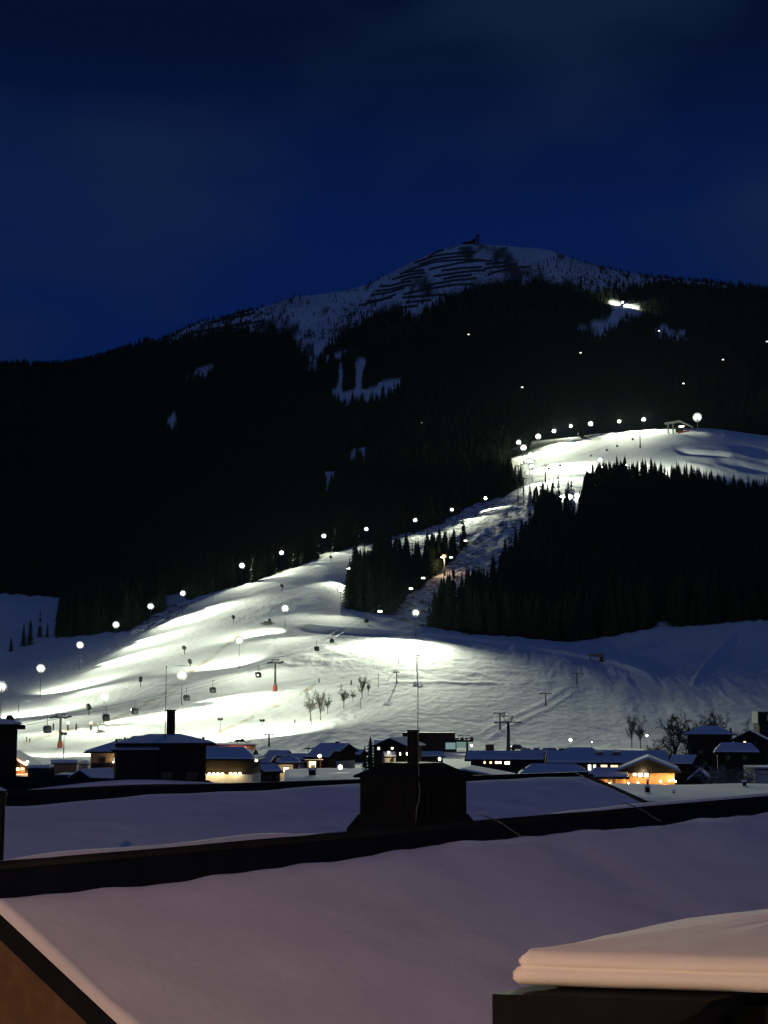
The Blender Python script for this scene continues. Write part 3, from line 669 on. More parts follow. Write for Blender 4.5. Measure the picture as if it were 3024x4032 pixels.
# ------------------------------------------------------------------ gondola lift
def pylon(base, top, label, group, arm=5.4, redbase=True, steelmat='darksteel', yaw=0.0, ymin=340, ymax=2300, lit=None, frame=True, drop=0):
    g = ground_hit(base[0], base[1], 0, ymin, ymax); h = (base[1] - top) * g.y / F
    root = empty('lift_pylon', g, yaw, label, 'lift pylon', group)
    sc_ = h / 18.0
    MB().tube([(0, 0, -1), (0, 0, h * 0.25), (0, 0, h)], [1.05 * sc_ + .1, 0.75 * sc_ + .08, 0.48 * sc_ + .06], 10).build('shaft', M[steelmat], root, True)
    if redbase: MB().lathe([(1.35 * sc_ + .15, -1), (1.28 * sc_ + .15, 0.10 * h), (1.0 * sc_ + .13, 0.22 * h)], n=10).build('padding', M['red'], root)
    MB().box((0, 0, h - 0.25 * sc_), (arm, 0.45 * sc_ + .1, 0.5 * sc_ + .1)).build('crossarm', M[steelmat], root)
    for s in (-1, 1):
        sh = empty('sheave_assembly', (s * arm / 2, 0, h - 0.1), 0, parent=root)
        MB().box((0, 0, 0), (0.35, 4.2 * sc_ + .6, 0.4 * sc_ + .1), rx=0.22).build('beam', M[steelmat], sh)
        mb = MB()
        for k in range(6):
            y = (-1.8 + 0.72 * k) * sc_; mb.tube([(-0.14, y, 0.36 * sc_ + 0.22 * y), (0.14, y, 0.36 * sc_ + .22 * y)], 0.3 * sc_ + .05, 8)
        mb.build('sheaves', M['blackpaint'], sh)
    if frame:
        w = arm * 0.32; ft = h + 1.5 * sc_ + .2
        mb = MB()
        for s in (-1, 1): mb.tube([(s * w * 0.6, 0, h), (s * w, 0, ft)], 0.14 * sc_ + .04, 5)
        mb.tube([(-w * 1.15, 0, ft), (w * 1.15, 0, ft)], 0.16 * sc_ + .05, 5); mb.tube([(-w * .6, 0, h), (w, 0, ft)], 0.08 * sc_ + .03, 4); mb.tube([(w * .6, 0, h), (-w, 0, ft)], 0.08 * sc_ + .03, 4)
        mb.build('service_frame', M[steelmat], root)
    MB().tube([(0.75 * sc_ + .2, -0.4, 0), (0.6 * sc_ + .1, -0.3, h - .5)], 0.05, 4).build('ladder', M[steelmat], root)
    if lit:
        MB().lathe([(0.1, -0.4), (0.5, -0.3), (0.6, 0), (0.4, 0.35), (0.05, 0.45)], (-arm * 0.28, -0.6, h - 0.3), 8).build('lamp', M[lit], root)
        pl = bpy.data.lights.new('pylon_light', 'POINT'); pl.energy = 9000; pl.color = (1.0, 0.66, 0.38); pl.shadow_soft_size = 0.3
        lo = bpy.data.objects.new('pylon_light', pl); col.objects.link(lo); lo.parent = root; lo.location = (-arm * 0.28, -1.6, h - 0.3)
    top3 = [root.matrix_basis @ Vector((s * arm / 2, 0, h + 0.45 * sc_)) for s in (-1, 1)]
    return root, top3
ygon = R(-35)
P1, A1 = pylon((236, 2944), 2826, 'red based gondola pylon at the lower left above the sheds', 'gondola pylons', yaw=ygon, arm=6.0, ymax=700)
P2, A2 = pylon((1083, 2721), 2610, 'red based gondola pylon in the middle of the lower piste', 'gondola pylons', yaw=ygon, arm=5.6, ymax=900)
P3, A3 = pylon((1751, 2268), 2192, 'gondola pylon with an orange lamp beside the gully', 'gondola pylons', yaw=ygon, redbase=False, steelmat='steel', lit='warmbulb', ymax=1300)
P4, A4 = pylon((2062, 1938), 1884, 'pale gondola pylon at the top end of the gully', 'gondola pylons', yaw=ygon, redbase=False, steelmat='steel', ymin=1200, ymax=1700)
P5, A5 = pylon((2148, 1900), 1832, 'gondola pylon in the bright left corner of the upper piste', 'gondola pylons', yaw=R(-50), redbase=False, ymin=1300, ymax=1900)
P6, A6 = pylon((2521, 1763), 1700, 'gondola pylon on the upper piste left of the mountain station', 'gondola pylons', yaw=R(-50), redbase=False, ymin=1400, ymax=2000)
A0 = [W(-700 + 40 * k, 2945, 330) for k in (0, 1)]
A7 = [W(2648 + 6 * k, 1668, 1960) for k in (0, 1)]
def strand(pts, sag=0.012, n=14):
    out = []
    for a, b in zip(pts[:-1], pts[1:]):
        a = Vector(a); b = Vector(b); L = (b - a).length
        for i in range(n): t = i / n; out.append(a.lerp(b, t) - Vector((0, 0, 4 * sag * L * t * (1 - t))))
    return out + [Vector(pts[-1])]
STR = [strand([x[k] for x in (A0, A1, A2, A3, A4, A5, A6, A7)]) for k in (0, 1)]
ropes = []
for k in (0, 1):
    tag(MB().tube(STR[k], 0.045, 4, False).build('haul_rope', M['darksteel'], None, True, fix=False), '%s steel haul rope of the gondola strung between the pylons' % ('left hand' if k == 0 else 'right hand'), 'cable', 'gondola haul ropes')
def cabin_proto(lit):
    o = empty('gondola_cabin', (0, 0, 0))
    prof = [(0.55, -2.15), (0.95, -2.0), (1.12, -1.4), (1.15, -0.9), (1.02, -0.2), (0.7, 0.0), (0.2, 0.06)]
    MB().lathe(prof, (0, 0, -2.2), 10).build('body', M['blackpaint'], o)
    win = [(1.145, -1.35), (1.175, -0.9), (1.06, -0.3)]
    for k in range(5):
        mb = MB()
        a0 = 2 * math.pi * k / 5 + .12; a1 = 2 * math.pi * (k + 1) / 5 - .12
        vs = []
        for r, z in win:
            for i in range(4):
                a = a0 + (a1 - a0) * i / 3; vs.append((1.03 * r * math.cos(a), 1.03 * r * math.sin(a), z - 2.2))
        fs = [(j * 4 + i, j * 4 + i + 1, j * 4 + i + 5, j * 4 + i + 4) for j in range(2) for i in range(3)]
        mb.add(vs, fs).build('window', M['cabinlight'] if lit else M['glassdark'], o)
    MB().tube([(0, 0, -2.2), (0, 0.25, -1.2), (0, 0, 0)], 0.09, 6).build('hanger_arm', M['darksteel'], o)
    MB().box((0, 0, 0.02), (0.25, 0.8, 0.3)).build('grip', M['darksteel'], o)
    MB().box((1.05, 0, -3.9), (0.2, 0.9, 0.7)).build('ski_rack', M['darksteel'], o)
    return o
CAB = {False: cabin_proto(False), True: cabin_proto(True)}
cab_used = {False: False, True: False}
def cabin(p, label, group, lit=False, s=1.0, rz=0.4):
    o = CAB[lit] if not cab_used[lit] else copy_tree(CAB[lit])
    cab_used[lit] = True
    o.location = p; o.rotation_euler = (0, 0, rz); o.scale = (s, s, s)
    return tag(o, label, 'gondola', group)
def on_rope(px, py):
    best = None
    for st in STR:
        for a, b in zip(st[:-1], st[1:]):
            pa, pb = proj(a)[0], proj(b)[0]
            if (pa - px) * (pb - px) <= 0 and pa != pb:
                q = a.lerp(b, (px - pa) / (pb - pa)); e = abs(proj(q)[1] - (py - 3.3 * F / q.y))
                if best is None or e < best[0]: best = (e, q)
    return best[1]
low = [(187, 2870), (418, 2821), (531, 2797), (735, 2748), (838, 2717), (1017, 2662), (1246, 2555), (1306, 2506), (1442, 2437)]
for i, (a, b) in enumerate(low):
    lab = 'gondola cabin hanging left of the lower left pylon' if i == 0 else '%s dark gondola cabin uphill of the lower left pylon' % ORD[i - 1]
    cabin(on_rope(a, b), lab, 'gondola cabins over the lower piste')
for i, (a, b) in enumerate([(1496, 2392), (1618, 2319), (1666, 2270), (1776, 2193), (1833, 2124)]):
    cabin(on_rope(a, b), '%s lit gondola cabin from below along the dark gully' % ORD[i], 'lit gondola cabins over the gully', True)
for i, (a, b) in enumerate([(2160, 1874), (2205, 1837), (2327, 1799), (2389, 1778), (2429, 1755), (2491, 1730)]):
    cabin(on_rope(a, b), '%s gondola cabin from the left over the bright upper piste' % ORD[i], 'gondola cabins over the upper piste', s=1.15)
# a second, farther lift: lit cabins above the dark forest
for n_, line in enumerate([[(1364, 2007), (1664, 1663), (1845, 1316)], [(1892, 1874), (2056, 1524), (2286, 1388), (2595, 1302)], [(2691, 1509), (2847, 1415), (3020, 1344), (3300, 1240)]]):
    ps = []
    for a, b in line:
        g = ground_hit(a, b, 0, 1300, 3300); ps.append(W(a, b, g.y * 0.972) + Vector((0, 0, 3.2)))
    tag(MB().tube(strand(ps, 0.004), 0.05, 4, False).build('haul_rope', M['darksteel'], None, True, fix=False), 'far lift rope over the dark forest carrying the %s string of lit cabins' % ['left', 'middle', 'right'][n_], 'cable', 'far lift ropes')
    for i, q in enumerate(ps):
        if n_ == 2 and i == 3: continue
        cabin(q, '%s lit speck of a cabin from below on the %s far rope' % (ORD[i], ['left', 'middle', 'right'][n_]), 'lit cabins over the dark forest', True, s=1.25)

# ------------------------------------------------------------------ small drag lift pylons on the meadow
def tbar(base, top, label, w=3.0, ymin=340, ymax=900, heavy=False):
    g = ground_hit(base[0], base[1], 0, ymin, ymax); h = (base[1] - top) * g.y / F
    o = empty('drag_lift_pylon', g, R(-20), label, 'lift pylon', 'T shaped drag lift pylons')
    r = 0.42 if heavy else 0.22
    MB().tube([(0, 0, -1), (0, 0, h * .3), (0, 0, h)], [r * 1.7, r * 1.1, r], 8).build('post', M['darksteel'], o, True)
    MB().box((0, 0, h), (w, 0.3, 0.3)).build('crossarm', M['darksteel'], o)
    for s in (-1, 1): MB().box((s * w / 2, 0, h - 0.15), (0.3, 1.6, 0.35)).build('sheave_assembly', M['darksteel'], o)
    if heavy:
        mb = MB()
        for s in (-1, 1): mb.tube([(s * 0.7, 0, h), (s * 1.3, 0, h + 1.6)], 0.1, 5)
        mb.tube([(-1.6, 0, h + 1.6), (1.6, 0, h + 1.6)], 0.12, 5); mb.build('service_frame', M['darksteel'], o)
    return o, [o.matrix_basis @ Vector((s * w / 2, 0, h + 0.1)) for s in (-1, 1)]
R1 = tbar((2002, 2957), 2846, 'tall lift pylon with a platform at the foot of the blue meadow', 7.0, ymin=350, heavy=True)
R2 = tbar((1969, 2872), 2809, 'T shaped lift pylon just behind the tall platform pylon', 3.6)
R3 = tbar((2149, 2777), 2731, 'middle T shaped lift pylon on the blue meadow track', 3.6)
R4 = tbar((2271, 2688), 2652, 'uppermost T shaped lift pylon on the blue meadow track', 3.2)
tbar((1642, 2627), 2581, 'T shaped pylon on the bumpy snow below the corner floodlight', 1.8)
tbar((1562, 2687), 2646, 'T shaped pylon beside the bare trees\' upper path', 1.8)
tbar((1059, 2938), 2892, 'T shaped pylon at the foot of the slope right of the blue roofed hall', 2.4)
gtop = ground_hit(2348, 2606, 0, 500, 900)
for k in (0, 1):
    st = strand([W(1830 + 20 * k, 2915, 392), R1[1][k], R2[1][k], R3[1][k], R4[1][k], gtop + Vector((k * 2 - 1, 0, 4.5))], 0.006)
    tag(MB().tube(st, 0.03, 4, False).build('haul_rope', M['darksteel'], None, True, fix=False), '%s thin rope of the drag lift up the blue meadow' % ['left', 'right'][k], 'cable', 'drag lift ropes')
o = empty('lift_top_station', gtop, R(-10), 'small dark drag lift top station on the blue meadow', 'lift station')
MB().box((0, 0, 3.2), (7.0, 3.0, 1.0)).build('roof', M['darksteel'], o)
for x in (-2.6, 2.6): MB().tube([(x, 0, -1), (x, 0, 3.2)], 0.28, 6).build('leg', M['darksteel'], o)
MB().box((2.4, 0.4, 1.2), (1.8, 1.8, 2.4)).build('cabin', M['timber'], o)
MB().lathe([(1.6, 2.4), (1.6, 2.6), (0.3, 2.65)], n=12).build('bullwheel', M['darksteel'], o)

# ------------------------------------------------------------------ snow guns and things on the piste
def snowgun(base, top, label, ymin=400, ymax=1300, tilt=0.6, rz=0.0):
    g = ground_hit(base[0], base[1], 0, ymin, ymax); h = (base[1] - top) * g.y / F
    o = empty('snow_gun', g, rz, label, 'snow gun', 'fan snow guns on the piste')
    MB().tube([(0, 0, -.5), (0, 0, h * 0.62)], 0.22, 6).build('post', M['blackpaint'], o)
    a = Vector((0.25, -0.55, h * 0.62)); b = Vector((-0.5, 0.75, h * 0.62 + 1.25 * tilt + .6))
    MB().tube([a, a.lerp(b, .25), a.lerp(b, .7), b], [0.75, 0.95, 0.95, 0.8], 10).build('fan_barrel', M['blackpaint'], o, False)
    MB().box((0, 0, h * 0.56), (0.9, 0.35, 0.3)).build('yoke', M['darksteel'], o)
    return o
for b, t_, lab, rz in [((350, 2815), 2776, 'snow gun on a post above the row of padded posts', .2), ((553, 2704), 2668, 'snow gun left of the mast with the lamp over the black house', -.5), ((726, 2577), 2543, 'slim snow gun below the row of outer floodlights', .9), ((919, 2453), 2424, 'snow gun on the bright slope left of the groomer', 0.0), ((1111, 2329), 2299, 'snow gun in the middle of the upper lower-piste slope', .4), ((1303, 2217), 2184, 'topmost snow gun under the crest of the lower piste', 1.0), ((749, 2623), 2604, 'short black snow gun beside the sandy track', .1)]:
    snowgun(b, t_, lab, rz=rz)
for i, (p, top, lamp) in enumerate([(210, 2851, False), (267, 2853, True), (300, 2851, False), (358, 2853, True)]):
    g = ground_hit(p, 2876, 0, 380, 700); h = (2876 - top) * g.y / F
    o = empty('padded_post', g, 0, '%s padded black post from the left beside the kiosk%s' % (ORD[i], ', with a lit orange top' if lamp else ''), 'post', 'padded posts by the kiosk')
    MB().tube([(0, 0, -.3), (0, 0, h)], 0.3, 8).build('padding', M['blackpaint'], o)
    MB().tube([(0, 0, h), (0, 0, h + .35)], 0.08, 6).build('pole_tip', M['darksteel'], o)
    if lamp: MB().lathe([(0.1, 0), (0.33, .1), (0.33, .5), (0.1, .62)], (0, 0, h + .2), 8).build('lamp', M['warmbulb'], o)
for i, (p, b, t_) in enumerate([(105, 2920, 2906), (117, 2921, 2912)]):
    g = ground_hit(p, b, 0, 380, 700); h = (b - t_) * g.y / F
    o = empty('piste_marker', g, 0, '%s of two short marker poles at the lower left' % ['left', 'right'][i], 'pole', 'short marker poles')
    MB().tube([(0, 0, -.3), (0, 0, h)], 0.16, 6).build('pole', M['timber'], o); MB().lathe([(0.2, 0), (0.2, .3), (.05, .35)], (0, 0, h), 6).build('cap', M['timber'], o)
g = ground_hit(398, 2879, 0, 380, 700)
o = empty('ticket_kiosk', g, 0.15, 'small grey kiosk box with a dark round window on the piste', 'kiosk')
MB().box((0, 0, 1.15), (2.5, 2.0, 2.3)).build('wall', M['concrete'], o)
MB().tube([(-.2, -1.0, 1.15), (-.2, -1.06, 1.15)], 0.62, 14).build('window', M['glassdark'], o)
MB().box((0, 0, 2.38), (2.7, 2.2, 0.14)).build('roof', M['darksteel'], o); MB().box((0.8, -1.04, 1.0), (0.4, .06, 1.7)).build('door', M['glassdark'], o)
g = ground_hit(1053, 2459, 0, 600, 1000)
o = empty('snow_groomer', g, R(8), 'snow groomer parked on the terrace below the upper slope', 'snow groomer')
for s in (-1, 1): MB().prism([(-2.6, s * 1.5 - .5, 0.5), (-2.0, s * 1.5 - .5, 0.05), (2.0, s * 1.5 - .5, 0.05), (2.6, s * 1.5 - .5, 0.6), (2.2, s * 1.5 - .5, 1.1), (-2.2, s * 1.5 - .5, 1.1)], (0, 1.0, 0)).build('track', M['blackpaint'], o)
MB().box((0, 0, 1.3), (4.2, 2.4, 0.8)).build('chassis', M['darksteel'], o)
cb = MB().prism([(0.2, -1.1, 1.7), (2.0, -1.1, 1.7), (1.6, -1.1, 3.1), (0.2, -1.1, 3.1)], (0, 2.2, 0)).build('cab', M['darksteel'], o)
MB().box((0.9, -1.13, 2.45), (1.1, 0.04, 0.8)).build('window', M['glassdark'], cb)
MB().box((3.2, 0, 0.9), (0.3, 4.6, 1.1), ry=-.2).build('blade', M['darksteel'], o); MB().box((-3.2, 0, 0.6), (0.9, 4.2, 0.6)).build('tiller', M['darksteel'], o)
g = ground_hit(905, 2920, 0, 380, 700)
o = empty('beach_flag', g, 0.2, 'curved dark advertising sail standing on the lower piste', 'banner')
MB().tube([(0.25, 0, -.3), (0.1, 0, 1.5), (0.2, 0, 2.6), (1.0, 0, 3.2)], 0.05, 5).build('pole', M['darksteel'], o)
MB().prism([(0.18, 0, 0.1), (0.05, 0, 1.4), (0.22, 0, 2.6), (1.0, 0, 3.2), (-0.2, 0, 2.75), (-1.25, 0, 2.2), (-0.5, 0, 1.2), (-0.35, 0, 0.2)], (0, 0.05, 0)).build('sail', M['concrete'], o)
g = ground_hit(972, 2924, 0, 380, 700)
o = empty('ring_arch', g, 0.15, 'thin upright ring arch standing on the lower piste', 'ring')
MB().tube([(1.15 * math.sin(2 * math.pi * k / 28), 0, 1.15 - 1.15 * math.cos(2 * math.pi * k / 28)) for k in range(29)], 0.13, 6, False).build('hoop', M['concrete'], o)
MB().box((0, 0, 0.05), (0.9, 0.7, 0.2)).build('foot', M['concrete'], o)
g = ground_hit(72, 2836, 0, 380, 900); h = (2836 - 2677) * g.y / F
o = empty('tall_mast', g, 0, 'very thin tall mast rising behind the dark house at the left edge', 'mast')
MB().tube([(0, 0, -.5), (0, 0, h)], [0.13, 0.05], 6).build('pole', M['darksteel'], o); MB().box((0, 0, .1), (.8, .8, .4)).build('foot', M['concrete'], o)
for i, (p, b, t_) in enumerate([(1490, 2706, 2655), (1569, 2612, 2572), (1420, 2790, 2750), (1227, 2856, 2815), (1118, 2885, 2872), (1256, 2688, 2672), (1383, 2697, 2680), (838, 2370, 2285), (1160, 2848, 2834)]):
    g = ground_hit(p, b, 0, 380, 1100); h = (b - t_) * g.y / F
    lab = ['thin post where the bare trees meet the upper path', 'thin post at the right rim of the white drop', 'thin post below the second clump of bare trees', 'thin post in front of the two big bare trees', 'stubby dark post at the foot of the lit slope', 'small dark post above the two big bare trees', 'small dark post above the second clump of trees', 'dark post on the crest between two outer floodlights', 'little post at the lit edge left of the big bare trees'][i]
    o = empty('piste_post', g, 0, lab, 'post', 'piste posts')
    MB().tube([(0, 0, -.5), (0, 0, h)], 0.11 if h > 3 else 0.3, 6).build('pole', M['darksteel'], o); MB().box((0, 0, h), (0.5, 0.12, 0.2)).build('cap', M['darksteel'], o)

# ------------------------------------------------------------------ bare broadleaf trees
def bare_tree(seed, h=10.0, spread=0.5, levels=6, bush=False):
    rr = random.Random(seed); mb = MB(); tips = MB()
    def grow(p, d, L, r, lev):
        n = 2 if lev > 3 else 3
        pts = [p]; rs = [r]
        q = p.copy(); dd = d.copy()
        for i in range(n):
            dd = (dd + Vector((rr.uniform(-1, 1), rr.uniform(-1, 1), rr.uniform(-.2, .5))) * 0.14).normalized()
            q = q + dd * L / n; pts.append(q.copy()); rs.append(r * (1 - 0.38 * (i + 1) / n))
        (mb if lev < 2 else tips).tube(pts, rs, 6 if lev == 0 else 4 if lev < 3 else 3, False)
        if lev >= levels: return
        k = rr.choice((3, 3, 4)) if lev < levels - 1 else 4
        for i in range(k):
            f = rr.uniform(0.45, 1.0) if lev else rr.uniform(0.55, 1.0)
            a = pts[min(int(f * n), n - 1)].lerp(pts[min(int(f * n) + 1, n)], f * n - int(f * n) if f < 1 else 1)
            ax = Vector((rr.uniform(-1, 1), rr.uniform(-1, 1), rr.uniform(-.3, .3))).normalized()
            nd = (dd + ax * spread * rr.uniform(0.7, 1.5) + Vector((0, 0, 0.12))).normalized()
            grow(a, nd, L * rr.uniform(0.58, 0.80), max(r * rr.uniform(0.42, 0.6), 0.034), lev + 1)
    grow(Vector((0, 0, -.4)), Vector((rr.uniform(-.06, .06), 0, 1)).normalized(), h * 0.36, h * 0.022, 0)
    return mb.mesh('trunk', True), tips.mesh('crown', True)
def round_tree(seed, h=10.0, limbs=9):
    """broad crown of many fine twigs, as seen on the village limes"""
    rr = random.Random(seed); mb = MB(); tw = MB()
    mb.tube([(0, 0, -.4), (rr.uniform(-.1, .1), 0, h * .18), (0, rr.uniform(-.1, .1), h * .34)], [h * .03, h * .024, h * .018], 7, False)
    for i in range(limbs):
        a = 6.283 * i / limbs + rr.uniform(-.3, .3); t = rr.uniform(.1, 1.0); R_ = h * .30 * math.sqrt(1 - (t - .45) ** 2 * 1.6)
        p0 = Vector((0, 0, h * rr.uniform(.18, .34))); p2 = Vector((R_ * math.cos(a), R_ * math.sin(a), h * (.38 + .55 * t))); p1 = p0.lerp(p2, .5) + Vector((0, 0, h * .05))
        mb.tube([p0, p1, p2], [h * .012, h * .008, h * .003], 4, False)
        for j in range(16):
            f = rr.uniform(.3, 1); q0 = p0.lerp(p1, f * 2) if f < .5 else p1.lerp(p2, f * 2 - 1)
            dv = Vector((rr.gauss(0, 1), rr.gauss(0, 1), rr.gauss(.5, .8))).normalized() * h * rr.uniform(.09, .19); q1 = q0 + dv
            tw.tube([q0, q0.lerp(q1, .5) + Vector((rr.uniform(-.1, .1), rr.uniform(-.1, .1), .06)), q1], [.05, .038, .02], 3, False)
            for k in range(8):
                g_ = rr.uniform(.25, 1); r0 = q0.lerp(q1, g_); dd = (dv.normalized() + Vector((rr.gauss(0, .7), rr.gauss(0, .7), rr.gauss(.25, .5)))).normalized() * h * rr.uniform(.05, .11)
                tw.tube([r0, r0 + dd], [.03, .012], 3, False)
    return mb.mesh('trunk', True), tw.mesh('crown', True)
BARE = [bare_tree(s, 10, sp_, 5) for s, sp_ in ((1, .5), (4, .42), (9, .6))] + [round_tree(2), round_tree(5, 10, 11), round_tree(7, 10, 8)]
for a, b in BARE: a.materials.append(M['bark']); b.materials.append(M['bark'])
def plant_bare(g, h, k, label, group, wide=1.0, name='bare_tree'):
    zmax = max(v.co.z for v in BARE[k][1].vertices); s = h / zmax
    o = empty(name, g, random.uniform(0, 6.28), label, 'tree', group); o.scale = (s * wide, s * wide, s)
    meshobj('trunk', BARE[k][0], None, o); meshobj('crown', BARE[k][1], None, o)
    return o
for p, b, t_, k, w, lab in [(1222, 2840, 2706, 3, .66, 'leftmost big bare tree glowing against the floodlit snow'), (1262, 2836, 2712, 4, .6, 'second big bare tree beside the leftmost one on the slope'), (1290, 2812, 2726, 5, .6, 'smaller bare tree right behind the two big ones'),
                            (1354, 2790, 2690, 5, .7, 'bare tree with rounded crown at the left of the second clump'), (1390, 2762, 2712, 3, .8, 'low bushy bare tree between the taller ones of the second clump'), (1426, 2752, 2655, 4, .62, 'tall forked bare tree of the second clump'), (1450, 2738, 2668, 3, .5, 'rightmost slim bare tree of the second clump')]:
    g = ground_hit(p, b, 0, 400, 800); plant_bare(g, (b - t_) * g.y / F, k, lab, 'bare trees on the slope', w)

# ------------------------------------------------------------------ mountain station, summit and avalanche barriers
g = ground_hit(2660, 1707, 0, 1600, 2140)
o = empty('mountain_station', g, R(-18), 'pale mountain station of the gondola with a sloping roof ramp', 'lift station')
for x in (-9, -3): MB().box((x, 0, 7), (1.5, 1.5, 16)).build('pillar', M['concrete'], o)
MB().prism([(-13, -4, 14), (6, -4, 16), (22, -4, 7), (22, -4, 6), (6, -4, 14.2), (-13, -4, 12.6)], (0, 8, 0)).build('roof', M['concrete'], o)
MB().box((5, 0, 5), (9, 6, 7)).build('wall', M['timber'], o); MB().box((8, -3.2, 8), (6, .4, 1.2)).build('lamp', M['flood2'], o)
MB().box((10, -1, 1.5), (14, 3, 1.6), ry=-.12).build('ramp', M['red'], o)
def on_far(px, py): return ground_hit(px, py, 0, 2500, 3420)
Z2S = lambda a: (1400 + a[0] / 2.074, 900 + a[1] / 2.074)
ROWS = [[(590, 230), (720, 172)], [(480, 275), (650, 235), (830, 193)], [(830, 205), (985, 195)], [(520, 290), (750, 238), (950, 225)], [(400, 335), (640, 300), (800, 270), (1055, 240)], [(600, 330), (850, 290), (1115, 255)], [(360, 370), (560, 340)], [(1060, 295), (1245, 275)], [(300, 410), (480, 380), (570, 350)],
        [(700, 345), (1030, 315)], [(1050, 330), (1275, 300)], [(370, 425), (540, 392)], [(640, 385), (860, 368), (1060, 335)], [(720, 412), (950, 378)], [(190, 480), (350, 455), (460, 428)], [(560, 468), (770, 437), (990, 402)], [(1080, 365), (1270, 340), (1430, 300)], [(160, 515), (330, 490), (470, 455)],
        [(390, 525), (600, 510), (790, 472), (960, 437)], [(120, 545), (260, 530), (400, 485)], [(380, 560), (560, 562), (740, 532)], [(90, 600), (300, 562)], [(40, 628), (170, 600), (330, 540)], [(410, 605), (620, 585)], [(390, 648), (510, 632)]]
ROWS = [[Z2S(p) for p in r] for r in ROWS] + [[(850, 1300), (900, 1287), (990, 1264)], [(905, 1252), (995, 1236)], [(835, 1270), (960, 1242), (1005, 1234)], [(930, 1284), (1040, 1264)], [(865, 1245), (980, 1224)], [(765, 1312), (862, 1292)]]
for i, rw in enumerate(ROWS):
    mb = MB(); posts = MB(); n = 14
    xs = np.linspace(rw[0][0], rw[-1][0], n); yy = np.interp(xs, [p[0] for p in rw], [p[1] for p in rw])
    gp = [on_far(a, b + 3) for a, b in zip(xs, yy)]
    # keep one smooth run of depths along a row
    yd = np.array([q.y for q in gp]); co_ = np.polyfit(xs, yd, 1); gp = [gpos(a, float(np.polyval(co_, a))) for a in xs]
    H = 4.6
    for a, b in zip(gp[:-1], gp[1:]):
        for z in (0.5, 1.5, 2.5, 3.5, 4.5):
            mb.tube([a + Vector((0, 0, z)), b + Vector((0, 0, z))], 0.46, 4, False)
    for a in gp: posts.tube([a - Vector((0, 0, 1)), a + Vector((0, 0, H + .5))], 0.3, 4)
    lab = ('%s avalanche barrier row from the top on the %s' % ((ORD[i] if i < 18 else ['nineteenth', 'twentieth', 'twenty-first', 'twenty-second', 'twenty-third', 'twenty-fourth', 'twenty-fifth'][i - 18]), 'summit') if i < 25 else '%s avalanche barrier row on the lower left shoulder' % ORD[i - 25])
    mb.add(posts.v, posts.f)
    tag(mb.build('avalanche_barrier', M['darksteel'], None, fix=False), lab, 'barrier', 'avalanche barriers on the summit snow')
def at_ridge(px):
    i = int(round((px - PXG[0]) / (PXG[1] - PXG[0]))); s = (YG > 2600)
    j = np.argmin(np.where(s, PYm[:, i], 9e9)); return Vector((XG[j, i], YG[j], ZG[j, i]))
g = at_ridge(1846)
o = empty('summit_hut', g, 0, 'dark summit building with a slanted ramp roof', 'building')
MB().box((0, 0, 2), (26, 8, 6)).build('wall', M['timber'], o); MB().prism([(-16, -5, 3), (2, -5, 6), (13, -5, 13), (16, -5, 12), (13, -5, 5), (-16, -5, 2)], (0, 10, 0)).build('roof', M['roofing'], o)
g = at_ridge(1882)
o = empty('summit_tower', g, 0, 'dark lift tower with a broad head on the summit', 'tower')
MB().box((0, 0, 8), (4.5, 4.5, 24)).build('shaft', M['darksteel'], o); MB().box((0, 0, 19), (9, 6, 3.5)).build('head', M['darksteel'], o)
for p, h_, lab in ((1991, 13, 'thin mast on the summit ridge right of the tower'), (1783, 11, 'thin mast on the summit ridge left of the hut')):
    g = at_ridge(p); o = empty('summit_mast', g, 0, lab, 'mast'); MB().tube([(0, 0, -2), (0, 0, h_)], 0.5, 5).build('pole', M['darksteel'], o); MB().box((0, 0, h_), (2.2, .5, .5)).build('crossarm', M['darksteel'], o)

